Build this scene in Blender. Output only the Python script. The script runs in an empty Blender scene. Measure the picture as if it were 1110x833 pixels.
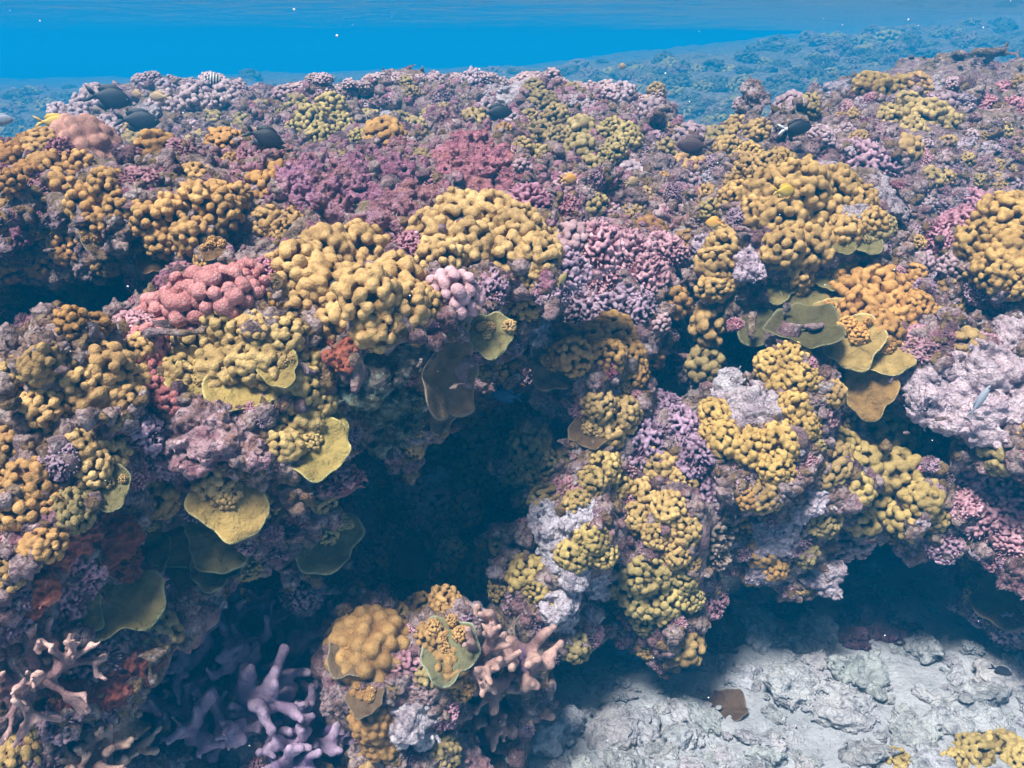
import bpy, math, random, time
import numpy as np
from mathutils import Vector, Matrix, Quaternion
from mathutils.bvhtree import BVHTree
T0 = time.time()
S = bpy.context.scene
COL = S.collection
random.seed(7)
RNG = np.random.default_rng(11)

# ------------------------------------------------------------------ camera, water light, exposure
FPX, PITCH, CAMZ = 961.0, math.radians(20.3), 1.55
cam_d = bpy.data.cameras.new('camera'); cam = bpy.data.objects.new('camera', cam_d); COL.objects.link(cam)
cam.location = (0, 0, CAMZ); cam.rotation_euler = (math.pi/2 - PITCH, 0, 0)
cam_d.sensor_fit = 'HORIZONTAL'; cam_d.sensor_width = 36; cam_d.lens = 36*FPX/1110
cam_d.clip_start = 0.02; cam_d.clip_end = 300
S.camera = cam
SUN_EL, SUN_AZ = math.radians(63), math.radians(-142)      # azimuth from +Y, negative = from the left
SD = Vector((math.cos(SUN_EL)*math.sin(SUN_AZ), math.cos(SUN_EL)*math.cos(SUN_AZ), math.sin(SUN_EL)))
W = bpy.data.worlds.new('World'); S.world = W; W.use_nodes = True
wn = W.node_tree.nodes; bg = wn['Background']
sky = wn.new('ShaderNodeTexSky'); sky.sky_type = 'NISHITA'; sky.sun_disc = False
sky.dust_density = 4.0; sky.ozone_density = .4; sky.sun_elevation = SUN_EL; sky.sun_rotation = SUN_AZ
W.node_tree.links.new(sky.outputs[0], bg.inputs[0]); bg.inputs[1].default_value = 0.065
sl = bpy.data.lights.new('sun', 'SUN'); sl.energy = 5.0; sl.angle = math.radians(14.0); sl.color = (1, .98, .94)
so = bpy.data.objects.new('sun', sl); COL.objects.link(so)
so.rotation_euler = SD.to_track_quat('Z', 'Y').to_euler()
S.view_settings.view_transform = 'Standard'; S.view_settings.look = 'None'
S.view_settings.gamma = 1; S.view_settings.use_curve_mapping = False
S.view_settings.exposure = 0.72
S.render.engine = 'CYCLES'
cy = S.cycles
cy.use_denoising = True
cy.max_bounces = 7; cy.diffuse_bounces = 4; cy.glossy_bounces = 2; cy.transmission_bounces = 3
cy.volume_bounces = 2; cy.transparent_max_bounces = 12; cy.sample_clamp_indirect = 4
cy.caustics_reflective = False; cy.caustics_refractive = False
WATER_Z, SAND_Z = 2.28, 0.45

# ------------------------------------------------------------------ helpers
SN, CS = math.sin(PITCH), math.cos(PITCH)
def ray(px, py):
    u = (px-555)/FPX; v = (py-416.5)/FPX
    return Vector((u, CS - v*SN, -SN - v*CS)).normalized()
def P(px, py, d):
    r = ray(px, py); t = d/r.y
    return np.array((r.x*t, d, CAMZ + r.z*t))
_lat = RNG.random((6, 32, 32, 32)).astype(np.float32)
def vnoise(x, y, z, f, s=0):
    L = _lat[s % 6]
    x = x*f + 7.3*s; y = y*f + 3.1*s; z = z*f + 5.7*s
    xi = np.floor(x).astype(np.int32); yi = np.floor(y).astype(np.int32); zi = np.floor(z).astype(np.int32)
    fx = (x-xi); fy = (y-yi); fz = (z-zi)
    fx = fx*fx*(3-2*fx); fy = fy*fy*(3-2*fy); fz = fz*fz*(3-2*fz)
    x0 = xi & 31; x1 = (xi+1) & 31; y0 = yi & 31; y1 = (yi+1) & 31; z0 = zi & 31; z1 = (zi+1) & 31
    def lerp(a, b, t): return a + (b-a)*t
    return lerp(lerp(lerp(L[x0,y0,z0], L[x1,y0,z0], fx), lerp(L[x0,y1,z0], L[x1,y1,z0], fx), fy),
                lerp(lerp(L[x0,y0,z1], L[x1,y0,z1], fx), lerp(L[x0,y1,z1], L[x1,y1,z1], fx), fy), fz)*2 - 1
def fbm(x, y, z, f, o=3, s=0):
    r = 0; a = 1.0
    for i in range(o):
        r = r + a*vnoise(x, y, z, f*2.03**i, s+i); a *= .5
    return r
def surface_nets(F, mapper):
    """naive surface nets on a scalar grid (negative inside); mapper turns grid coordinates into points"""
    nx, ny, nz = F.shape
    I = F < 0
    c = np.zeros((nx-1, ny-1, nz-1), np.int8)
    for a in (0, 1):
        for b in (0, 1):
            for d in (0, 1):
                c += I[a:nx-1+a, b:ny-1+b, d:nz-1+d]
    act = np.argwhere((c > 0) & (c < 8))
    idx = np.full(c.shape, -1, np.int32)
    idx[act[:,0], act[:,1], act[:,2]] = np.arange(len(act))
    acc = np.zeros((len(act), 3)); cnt = np.zeros(len(act))
    corners = [(a,b,d) for a in (0,1) for b in (0,1) for d in (0,1)]
    val = {k: F[act[:,0]+k[0], act[:,1]+k[1], act[:,2]+k[2]] for k in corners}
    for k in corners:
        for ax in range(3):
            if k[ax] == 0:
                k2 = list(k); k2[ax] = 1; k2 = tuple(k2)
                a, b = val[k], val[k2]
                m = (a < 0) != (b < 0)
                t = np.where(m, a/(np.where(m, a-b, 1)), 0)
                p = np.zeros((len(act), 3)); p[:] = k; p[:,ax] = t
                acc[m] += p[m]; cnt += m
    v = act + acc/np.maximum(cnt, 1)[:,None]
    quads = []
    for ax in range(3):
        o1, o2 = [(1,2),(2,0),(0,1)][ax]
        sl0 = [slice(None)]*3; sl1 = [slice(None)]*3
        sl0[ax] = slice(0, -1); sl1[ax] = slice(1, None)
        for s_ in (sl0, sl1):
            s_[o1] = slice(1, -1); s_[o2] = slice(1, -1)
        A = I[tuple(sl0)]; B = I[tuple(sl1)]
        e = np.argwhere(A != B)
        if not len(e): continue
        flip = A[e[:,0], e[:,1], e[:,2]]
        off = np.zeros(3, int); off[o1] = 1; off[o2] = 1
        e = e + off
        def cell(d1, d2):
            q = e.copy(); q[:,o1] -= d1; q[:,o2] -= d2
            return idx[q[:,0], q[:,1], q[:,2]]
        q = np.stack([cell(1,1), cell(0,1), cell(0,0), cell(1,0)], 1)
        q[~flip] = q[~flip][:, ::-1]
        quads.append(q)
    q = np.concatenate(quads)
    q = q[(q >= 0).all(1)]
    return mapper(v), q
def to_mesh(name, v, q, smooth=True, attr=None):
    me = bpy.data.meshes.new(name)
    v = np.asarray(v, np.float32); q = np.asarray(q, np.int32)
    n = q.shape[1]
    me.vertices.add(len(v)); me.vertices.foreach_set('co', v.ravel())
    me.loops.add(q.size); me.loops.foreach_set('vertex_index', q.ravel())
    me.polygons.add(len(q)); me.polygons.foreach_set('loop_start', np.arange(len(q), dtype=np.int32)*n)
    me.update(calc_edges=True); me.validate()
    me.polygons.foreach_set('use_smooth', np.full(len(me.polygons), smooth))
    if attr is not None:
        a = me.attributes.new('tip', 'FLOAT', 'POINT'); a.data.foreach_set('value', np.asarray(attr, np.float32))
    return me
class Field:
    """smooth union of round primitives, evaluated only near each of them"""
    def __init__(s, lo, hi, cell, k):
        s.lo = np.array(lo, float); s.cell = cell; s.k = k
        s.n = np.ceil((np.array(hi)-s.lo)/cell).astype(int)+1
        s.acc = np.zeros(s.n, np.float32)
        s.ax = [s.lo[i] + np.arange(s.n[i])*cell for i in range(3)]
    def cap(s, a, b, ra, rb=None):
        rb = ra if rb is None else rb
        a = np.array(a, float); b = np.array(b, float); pad = max(ra, rb) + 5*s.k
        i0 = np.maximum(np.floor((np.minimum(a,b)-pad-s.lo)/s.cell).astype(int), 0)
        i1 = np.minimum(np.ceil((np.maximum(a,b)+pad-s.lo)/s.cell).astype(int)+1, s.n)
        if (i1 <= i0).any(): return
        X, Y, Z = np.meshgrid(*[s.ax[i][i0[i]:i1[i]] for i in range(3)], indexing='ij', sparse=True)
        d = b-a; L = max((d*d).sum(), 1e-9)
        t = np.clip(((X-a[0])*d[0]+(Y-a[1])*d[1]+(Z-a[2])*d[2])/L, 0, 1)
        D = np.sqrt((X-a[0]-t*d[0])**2+(Y-a[1]-t*d[1])**2+(Z-a[2]-t*d[2])**2) - (ra+(rb-ra)*t)
        s.acc[i0[0]:i1[0], i0[1]:i1[1], i0[2]:i1[2]] += np.exp(np.clip(-D/s.k, -30, 30))
    def ell(s, c, r):
        c = np.array(c, float); r = np.array(r, float); pad = r+5*s.k
        i0 = np.maximum(np.floor((c-pad-s.lo)/s.cell).astype(int), 0)
        i1 = np.minimum(np.ceil((c+pad-s.lo)/s.cell).astype(int)+1, s.n)
        if (i1 <= i0).any(): return
        X, Y, Z = np.meshgrid(*[s.ax[i][i0[i]:i1[i]] for i in range(3)], indexing='ij', sparse=True)
        D = (np.sqrt(((X-c[0])/r[0])**2+((Y-c[1])/r[1])**2+((Z-c[2])/r[2])**2)-1)*r.min()
        s.acc[i0[0]:i1[0], i0[1]:i1[1], i0[2]:i1[2]] += np.exp(np.clip(-D/s.k, -30, 30))
    def mesh(s, name, noise=None, tip=None):
        F = -s.k*np.log(s.acc+1e-12)
        if noise:
            X, Y, Z = np.meshgrid(*s.ax, indexing='ij')
            for amp, f, sd in noise:
                F = F + amp*vnoise(X, Y, Z, f, sd)
        F[0] = F[-1] = 1; F[:,0] = F[:,-1] = 1; F[:,:,0] = F[:,:,-1] = 1
        v, q = surface_nets(F.astype(np.float32), lambda g: s.lo + g*s.cell)
        at = np.clip(tip(v), 0, 1) if tip else None
        return to_mesh(name, v, q, attr=at)
def sphere_pts(n, zmin, jit, rnd):
    out = []
    for i in range(n):
        z = 1-(1-zmin)*(i+.5)/n; a = i*2.399963
        p = np.array((math.sqrt(max(0,1-z*z))*math.cos(a), math.sqrt(max(0,1-z*z))*math.sin(a), z))
        p += rnd.normal(0, jit, 3); out.append(p/np.linalg.norm(p))
    return out
def new_obj(name, data, parent=None, loc=None, rot=None, scale=None, mat=None, color=None):
    o = bpy.data.objects.new(name, data); COL.objects.link(o)
    if parent is not None: o.parent = parent
    if loc is not None: o.location = loc
    if rot is not None: o.rotation_mode = 'QUATERNION'; o.rotation_quaternion = rot
    if scale is not None: o.scale = scale if hasattr(scale, '__len__') else (scale,)*3
    if mat is not None and data is not None:
        if not data.materials: data.materials.append(mat)
        elif data.materials[0] is not mat:
            o.material_slots[0].link = 'OBJECT'; o.material_slots[0].material = mat
    if color is not None: o.color = (*color, 1)
    return o
def tag(o, label=None, cat=None, group=None, kind=None):
    if label: o['label'] = label
    if cat: o['category'] = cat
    if group: o['group'] = group
    if kind: o['kind'] = kind
    return o

# ------------------------------------------------------------------ materials
def nodes(name):
    m = bpy.data.materials.new(name); m.use_nodes = True
    t = m.node_tree; b = t.nodes['Principled BSDF']
    return m, t, b
def N(t, typ, **kw):
    n = t.nodes.new(typ)
    for k, v in kw.items():
        if k.startswith('i_'):
            key = k[2:]; n.inputs[int(key) if key.isdigit() else key].default_value = v
        else: setattr(n, k, v)
    return n
def ramp(t, src, stops, interp='LINEAR'):
    r = t.nodes.new('ShaderNodeValToRGB'); e = r.color_ramp; e.interpolation = interp
    while len(e.elements) < len(stops): e.elements.new(.5)
    for el, (p, c) in zip(e.elements, stops):
        el.position = p; el.color = (*c, 1) if len(c) == 3 else c
    t.links.new(src, r.inputs[0]); return r.outputs[0]
def mix(t, fac, a, b, mode='MIX'):
    m = t.nodes.new('ShaderNodeMix'); m.data_type = 'RGBA'; m.blend_type = mode
    for sock, v in ((m.inputs[0], fac), (m.inputs[6], a), (m.inputs[7], b)):
        if hasattr(v, 'is_output'): t.links.new(v, sock)
        else: sock.default_value = v if not isinstance(v, tuple) or len(v) == 4 else (*v, 1)
    return m.outputs[2]
def noise(t, co, scale, detail=4, rough=.6, dist=0):
    n = N(t, 'ShaderNodeTexNoise'); n.inputs['Scale'].default_value = scale
    n.inputs['Detail'].default_value = detail; n.inputs['Roughness'].default_value = rough
    n.inputs['Distortion'].default_value = dist
    t.links.new(co, n.inputs['Vector']); return n.outputs['Fac']
def voro(t, co, scale, feature='F1'):
    n = N(t, 'ShaderNodeTexVoronoi', feature=feature); n.inputs['Scale'].default_value = scale
    t.links.new(co, n.inputs['Vector']); return n.outputs['Distance']
def bump(t, h, strength, dist, prev=None):
    b = N(t, 'ShaderNodeBump'); b.inputs['Strength'].default_value = strength; b.inputs['Distance'].default_value = dist
    t.links.new(h, b.inputs['Height'])
    if prev is not None: t.links.new(prev, b.inputs['Normal'])
    return b.outputs[0]
def pos(t):
    return N(t, 'ShaderNodeNewGeometry').outputs['Position']
def coral_mat(name, base, tipc, crust=(.33,.17,.26), crust_at=.68, dots=420, dotc=None, rough=.75, bstr=.5):
    m, t, b = nodes(name); p = pos(t)
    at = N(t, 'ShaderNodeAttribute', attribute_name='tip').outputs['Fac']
    c = mix(t, at, base, tipc)  # paler growing tips; the darker base also paints shade into the crevices
    c = mix(t, ramp(t, noise(t, p, 26, 4), [(.38,(0,0,0)),(.66,(.7,.7,.7))]), c, tuple(.6*x+.25*y for x, y in zip(base, tipc)))
    c = mix(t, ramp(t, noise(t, p, 130, 3, .7), [(.35,(.45,.45,.45)),(.55,(0,0,0))]), c, base)
    if dotc:
        c = mix(t, ramp(t, voro(t, p, dots), [(.0,(1,1,1)),(.42,(0,0,0))]), c, dotc)
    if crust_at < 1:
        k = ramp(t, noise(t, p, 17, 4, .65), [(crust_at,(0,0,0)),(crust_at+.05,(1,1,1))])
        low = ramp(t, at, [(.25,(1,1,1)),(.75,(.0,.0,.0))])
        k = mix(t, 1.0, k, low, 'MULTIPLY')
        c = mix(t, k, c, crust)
    oi = N(t, 'ShaderNodeObjectInfo').outputs['Color']
    c = mix(t, 1.0, c, oi, 'MULTIPLY')
    t.links.new(c, b.inputs['Base Color']); b.inputs['Roughness'].default_value = rough
    b.inputs['Specular IOR Level'].default_value = .25
    n1 = bump(t, voro(t, p, dots), bstr, .0018)
    n2 = bump(t, noise(t, p, 95, 5, .75), .42, .005, n1)
    t.links.new(n2, b.inputs['Normal'])
    return m
def rock_mat(name, cols, sc=1.0, bs=1.0, tint=True):
    """patchy crust of coralline algae, turf and bare limestone"""
    m, t, b = nodes(name); p = pos(t)
    a = noise(t, p, 5.5*sc, 5, .65, .3)
    c = ramp(t, a, [(.3, cols[0]), (.42, cols[1]), (.5, cols[2]), (.58, cols[3]), (.68, cols[4])])
    f = noise(t, p, 38*sc, 5, .7, .6)
    c = mix(t, ramp(t, f, [(.36,(.85,.85,.85)),(.52,(0,0,0))]), c, cols[5])
    c = mix(t, ramp(t, noise(t, p, 55*sc, 4, .7), [(.55,(0,0,0)),(.68,(.8,.8,.8))]), c, cols[6])
    if tint:
        c = mix(t, 1.0, c, N(t, 'ShaderNodeObjectInfo').outputs['Color'], 'MULTIPLY')
    t.links.new(c, b.inputs['Base Color']); b.inputs['Roughness'].default_value = .9
    b.inputs['Specular IOR Level'].default_value = .15
    n1 = bump(t, noise(t, p, 26*sc, 6, .75, .4), .8*bs, .03)
    n2 = bump(t, voro(t, p, 120*sc), .7*bs, .008, n1)
    n3 = bump(t, noise(t, p, 260*sc, 3, .7), .6*bs, .004, n2)
    t.links.new(n3, b.inputs['Normal'])
    return m
M = {}
M['reef'] = rock_mat('reef_rock', [(.075,.05,.045),(.24,.13,.14),(.33,.23,.23),(.21,.14,.075),(.41,.31,.29),(.04,.03,.03),(.57,.47,.46)])
M['crust'] = rock_mat('coralline_crust', [(.12,.06,.065),(.33,.18,.19),(.46,.34,.33),(.28,.17,.12),(.60,.49,.46),(.07,.04,.045),(.68,.56,.54)], 1.3)
M['pinkcrust'] = rock_mat('pink_crust', [(.22,.07,.12),(.46,.20,.26),(.50,.27,.33),(.40,.20,.17),(.58,.36,.40),(.16,.06,.10),(.66,.42,.45)], 1.5)
M['pale'] = rock_mat('pale_limestone', [(.40,.33,.38),(.66,.58,.62),(.74,.68,.70),(.60,.50,.54),(.80,.74,.74),(.26,.2,.22),(.82,.78,.78)], 1.6)
M['rubble'] = rock_mat('rubble', [(.30,.30,.32),(.44,.44,.45),(.52,.52,.53),(.40,.40,.41),(.56,.56,.57),(.17,.17,.19),(.6,.6,.6)], 1.4, .7)
M['far'] = rock_mat('far_reef', [(.05,.06,.05),(.13,.13,.09),(.2,.17,.15),(.13,.12,.08),(.26,.23,.2),(.03,.04,.04),(.3,.27,.25)], .5)
M['turf'] = rock_mat('turf_crust', [(.08,.05,.03),(.22,.13,.06),(.32,.21,.10),(.22,.12,.08),(.40,.28,.18),(.06,.04,.03),(.45,.34,.24)], 1.4)
M['rust'] = rock_mat('rust_crust', [(.2,.05,.03),(.36,.11,.06),(.44,.16,.09),(.32,.10,.08),(.46,.22,.14),(.12,.04,.04),(.5,.28,.22)], 1.2, .6)
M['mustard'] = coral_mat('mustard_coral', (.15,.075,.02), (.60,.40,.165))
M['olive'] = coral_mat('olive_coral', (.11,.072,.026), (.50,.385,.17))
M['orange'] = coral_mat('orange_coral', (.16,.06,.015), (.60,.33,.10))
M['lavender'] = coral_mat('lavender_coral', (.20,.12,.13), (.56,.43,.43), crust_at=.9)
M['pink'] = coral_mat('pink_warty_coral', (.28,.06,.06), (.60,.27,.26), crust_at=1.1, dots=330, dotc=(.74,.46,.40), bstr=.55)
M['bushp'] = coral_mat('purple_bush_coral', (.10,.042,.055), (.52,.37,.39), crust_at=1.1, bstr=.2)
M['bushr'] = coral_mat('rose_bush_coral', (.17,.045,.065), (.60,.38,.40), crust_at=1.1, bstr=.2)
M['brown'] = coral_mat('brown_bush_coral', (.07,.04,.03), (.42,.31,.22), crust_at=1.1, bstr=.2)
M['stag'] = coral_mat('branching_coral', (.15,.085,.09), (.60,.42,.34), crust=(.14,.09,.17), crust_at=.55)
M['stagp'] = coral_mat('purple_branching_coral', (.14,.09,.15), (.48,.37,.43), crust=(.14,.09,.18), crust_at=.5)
def plate_mat(name, base, rim):
    m, t, b = nodes(name); p = pos(t)
    at = N(t, 'ShaderNodeAttribute', attribute_name='tip').outputs['Fac']
    c = mix(t, ramp(t, noise(t, p, 30, 4), [(.35,(0,0,0)),(.7,(1,1,1))]), base, tuple(x*.6 for x in base))
    c = mix(t, ramp(t, at, [(.93,(0,0,0)),(1,(.8,.8,.8))]), c, rim)
    c = mix(t, 1.0, c, N(t, 'ShaderNodeObjectInfo').outputs['Color'], 'MULTIPLY')
    t.links.new(c, b.inputs['Base Color']); b.inputs['Roughness'].default_value = .75
    b.inputs['Specular IOR Level'].default_value = .2
    n0 = bump(t, noise(t, p, 34, 4, .65), .7, .015); t.links.new(bump(t, noise(t, p, 150, 4, .7), .6, .005, n0), b.inputs['Normal'])
    return m
M['plate'] = plate_mat('plate_coral', (.36,.245,.08), (.62,.53,.25))
M['plateg'] = plate_mat('green_plate_coral', (.19,.16,.065), (.44,.43,.25))
M['plateb'] = plate_mat('brown_plate_coral', (.16,.095,.045), (.34,.26,.17))
def sand_mat():
    m, t, b = nodes('sand'); p = pos(t)
    c = ramp(t, noise(t, p, 6, 5, .7), [(.3,(.32,.33,.35)),(.5,(.42,.43,.45)),(.7,(.50,.51,.53))])
    c = mix(t, ramp(t, noise(t, p, 45, 5, .75, .5), [(.32,(.9,.9,.9)),(.45,(0,0,0))]), c, (.16,.17,.19))
    t.links.new(c, b.inputs['Base Color']); b.inputs['Roughness'].default_value = .95
    n1 = bump(t, noise(t, p, 30, 6, .72, .3), .75, .03)
    t.links.new(bump(t, noise(t, p, 240, 3, .7), .6, .004, n1), b.inputs['Normal'])
    return m
M['sand'] = sand_mat()

# ------------------------------------------------------------------ the reef body: a solid field of boulders, ledges and caves
CTRL = [  # photo pixel and distance of points on the top and the wall of the reef
 (60,125,3.6),(110,118,3.6),(150,132,3.5),(190,116,3.5),(250,111,3.5),(320,110,3.4),(400,106,3.4),(440,112,3.3),(462,130,3.2),(500,114,3.2),(560,110,3.05),(620,102,3.0),(690,110,3.0),
 (60,118,4.2),(250,112,4.2),(450,118,4.2),(640,104,4.0),(200,143,3.2),(300,140,3.15),(400,140,3.1),(500,140,2.95),
 (705,205,3.6),(740,205,3.9),(720,190,4.4),(780,180,4.3),
 (90,150,2.9),(160,150,2.8),(250,150,2.75),(350,150,2.7),(440,150,2.6),(520,150,2.6),(610,170,2.4),(690,180,2.35),(730,195,2.3),
 (-100,160,2.2),(20,165,2.2),(100,165,2.25),(180,175,2.2),(280,175,2.2),(380,180,2.1),(480,180,2.1),
 (60,205,1.75),(200,212,1.7),(330,205,1.9),(450,205,1.85),(560,210,1.85),(680,220,1.9),(760,200,2.1),(850,195,2.1),(950,180,2.2),(1050,150,2.5),(1100,125,2.8),(1200,110,2.8),
 (800,145,3.0),(870,125,3.2),(950,95,3.8),(1030,75,4.2),(1100,58,4.6),(1200,40,4.6),(770,175,3.3),(745,190,3.2),(860,118,4.2),
 (-80,230,1.55),(30,236,1.55),(150,255,1.5),(260,250,1.5),(330,245,1.5),(450,235,1.55),(560,262,1.55),(640,285,1.6),(700,258,1.75),(770,280,1.75),(850,250,1.75),(960,262,1.7),(1050,235,1.75),(1120,222,1.75),(1220,220,1.7),
 (600,330,1.56),(640,340,1.52),(700,330,1.58),(690,410,1.58),(920,390,1.8),(1000,360,1.8),(1060,350,1.78),(1110,350,1.75),(1200,350,1.7),
]
LOW = [(.1,.6,.25),(0.0,.8,.35),(.3,.8,.2),(.8,.8,.2),(1.3,.7,.2)]   # x, y, z of the foot of the reef, below the sand
LOWP = [(270,760,1.03),(270,690,1.16),(350,720,1.14),(200,720,1.1),(150,800,1.02),(60,720,.92),(-60,700,.88),(430,810,1.02),(540,770,1.18),(330,800,1.05),(230,640,1.42),(330,640,1.42),(440,640,1.45),
        (60,620,.98),(-80,560,.9),(150,560,1.2),(60,480,1.1),(-100,430,1.1),(100,380,1.6),(250,420,1.35),(480,520,1.75),(400,480,1.5),(600,520,1.6)]
pts = np.array([P(*c) for c in CTRL] + [P(*c) for c in LOWP] + [np.array(c) for c in LOW] +
               [np.array(c) for c in ((-3.5,3.2,.4),(-2.6,2.6,.9),(-2.2,4.2,.5),(-1.9,3.4,.9),(3.6,3.0,1.4),(3.5,4.4,1.55),(-1.6,1.2,1.0),(-1.2,.6,.7),(1.6,1.5,1.0),(-.6,.55,.55),(1.9,2.2,1.35))])
A = np.sqrt(((pts[:,None,:2]-pts[None,:,:2])**2).sum(-1)+1e-4)
wts = np.linalg.solve(A + np.eye(len(pts))*.01, pts[:,2]-1.0)
def hfield(x, y):
    r = np.zeros_like(x)
    for p, w in zip(pts, wts):
        r += w*np.sqrt((x-p[0])**2+(y-p[1])**2+1e-4)
    return r + 1.0
MASS = [(215,350,1.24,.085,.09,.075),(180,400,1.16,.06,.07,.06),  # boulders: pixel, distance, half-axes in metres
 (390,352,1.24,.20,.19,.12),(425,440,1.24,.09,.12,.16),(265,400,1.18,.17,.17,.10),(322,480,1.08,.09,.11,.13),(235,495,1.08,.11,.12,.11),(255,440,1.12,.10,.10,.08),
 (500,285,1.42,.17,.16,.10),(550,330,1.46,.06,.10,.12),
 (95,470,1.0,.15,.15,.12),(30,600,.92,.13,.15,.15),(125,650,.95,.09,.13,.06),(15,730,.86,.11,.13,.09),(250,570,1.13,.10,.10,.06),(185,560,1.12,.08,.1,.08),(345,570,1.14,.05,.07,.08),
 (200,245,1.5,.19,.17,.10),(80,225,1.62,.2,.18,.10),(310,250,1.55,.12,.14,.08),
 (620,575,1.34,.11,.14,.16),(715,560,1.40,.10,.13,.15),(545,505,1.38,.07,.10,.07),(662,465,1.44,.07,.10,.07),(645,395,1.48,.10,.12,.08),(715,640,1.38,.07,.09,.09),(600,640,1.3,.06,.08,.06),
 (845,450,1.46,.07,.10,.12),(815,480,1.46,.09,.12,.08),(840,570,1.46,.07,.09,.11),(885,520,1.5,.06,.1,.1),
 (960,510,1.55,.12,.20,.10),(1055,430,1.58,.17,.24,.08),(1000,390,1.70,.24,.24,.10),(1100,380,1.66,.2,.26,.09),(900,440,1.68,.10,.2,.1),(860,480,1.62,.08,.2,.1),(1085,545,1.5,.09,.22,.07),(985,400,1.55,.1,.12,.08),(1105,650,1.5,.07,.2,.045),
 (402,705,1.08,.055,.07,.075),(485,705,1.1,.06,.08,.09),(440,790,1.05,.07,.08,.08),(560,740,1.18,.06,.08,.1),
 (860,255,1.82,.22,.2,.13),(955,340,1.66,.12,.13,.07),(1090,275,1.7,.13,.14,.12),(790,285,1.78,.07,.1,.08),(870,335,1.7,.1,.12,.03),
 (625,122,3.05,.22,.25,.10),(600,150,2.75,.1,.1,.12),(675,160,2.6,.1,.1,.1),(340,135,3.0,.16,.16,.1),
 (505,178,2.05,.11,.1,.08),(400,205,1.9,.14,.12,.08),(545,190,2.0,.1,.1,.07),
]
CARVE = [(470,500,1.42,.09,.22,.085),(440,560,1.35,.12,.2,.07),(110,325,1.46,.26,.20,.08),(20,330,1.4,.15,.2,.07),(758,388,1.55,.07,.22,.10),(740,420,1.6,.1,.2,.06),(960,655,1.62,.30,.34,.09),
         (1090,487,1.40,.10,.2,.028),(265,635,1.2,.14,.14,.05),(880,395,1.6,.10,.15,.03),(330,635,1.24,.10,.16,.06),(520,620,1.36,.06,.2,.08),(540,400,1.5,.07,.2,.05),(640,720,1.45,.18,.25,.05),(430,600,1.3,.1,.2,.05)]
nu, nyy, nz = 300, 250, 192
U = np.linspace(-.98, .98, nu); Yv = np.exp(np.linspace(math.log(.56), math.log(4.6), nyy)); Zv = np.linspace(-.06, 1.95, nz)
HX = U[:,None]*Yv[None,:]; HY = np.broadcast_to(Yv[None,:], HX.shape)
H = hfield(HX, HY)
foot = 1.45 + .05*np.sin(HX*7) - np.maximum(0, .10-HX)*4.5 + .30*np.clip((HX-.33)/.15, 0, 1)          # where the wall meets the sand
H = np.minimum(H, .25 + np.maximum(HY-foot, 0)*(7+14*np.clip((HX-.33)/.15, 0, 1)) + np.maximum(0, -.02-HX)*20)
H = H - 2.0*np.clip((HY-4.15)/.45, 0, 1)**2          # the crest rolls off behind
F = ((Zv[None,None,:]-H[:,:,None])*.7).astype(np.float32)
def windowed(c, r, fn, pad=.12):
    c = np.array(c); r = np.array(r)
    j = np.where((Yv > c[1]-r[1]-pad) & (Yv < c[1]+r[1]+pad))[0]; k = np.where((Zv > c[2]-r[2]-pad) & (Zv < c[2]+r[2]+pad))[0]
    xlo, xhi = c[0]-r[0]-pad, c[0]+r[0]+pad
    yy = Yv[j]
    i = np.where((U > min(xlo/yy.min(), xlo/yy.max())) & (U < max(xhi/yy.min(), xhi/yy.max())))[0]
    if not (len(i) and len(j) and len(k)): return
    sl = (slice(i[0],i[-1]+1), slice(j[0],j[-1]+1), slice(k[0],k[-1]+1))
    X = HX[sl[0],sl[1]][:,:,None]; Y = HY[sl[0],sl[1]][:,:,None]; Z = Zv[None,None,sl[2]]
    D = (np.sqrt(((X-c[0])/r[0])**2+((Y-c[1])/r[1])**2+((Z-c[2])/r[2])**2)-1)*r.min()
    F[sl] = fn(F[sl], D)
def smin(a, b, k): 
    h = np.clip(.5+.5*(b-a)/k, 0, 1); return b+(a-b)*h - k*h*(1-h)
for m in CARVE: windowed(P(*m[:3]), m[3:], lambda f, d: -smin(-f, d, .04))
for m in MASS: windowed(P(*m[:3]), m[3:], lambda f, d: smin(f, d, .05))
band = np.argwhere(np.abs(F) < .14)
bx = (U[band[:,0]]*Yv[band[:,1]]).astype(np.float32); by = Yv[band[:,1]].astype(np.float32); bz = Zv[band[:,2]].astype(np.float32)
nz_ = .045*vnoise(bx,by,bz,5.5,0) + .026*vnoise(bx,by,bz,13,1) - .030*np.abs(vnoise(bx,by,bz,24,2)) + .018*vnoise(bx,by,bz,50,3) + .016 + (.055*vnoise(bx,by,bz,2.7,4) + .03*vnoise(bx,by,bz,6,5))*np.clip((by-1.7)/.4, 0, 1)
F[band[:,0],band[:,1],band[:,2]] += nz_.astype(np.float32)
F[0] = F[-1] = F[:,0] = F[:,-1] = .05; F[:,:,-1] = .05
def reef_map(g):
    u = np.interp(g[:,0], np.arange(nu), U); y = np.interp(g[:,1], np.arange(nyy), Yv); z = np.interp(g[:,2], np.arange(nz), Zv)
    return np.stack([u*y, y, z], 1)
rv, rq = surface_nets(F, reef_map)
del F
reef = new_obj('reef_rock', to_mesh('reef_rock', rv, rq), mat=M['reef'])
tag(reef, kind='structure')
print('reef', len(rv), round(time.time()-T0, 1))

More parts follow.
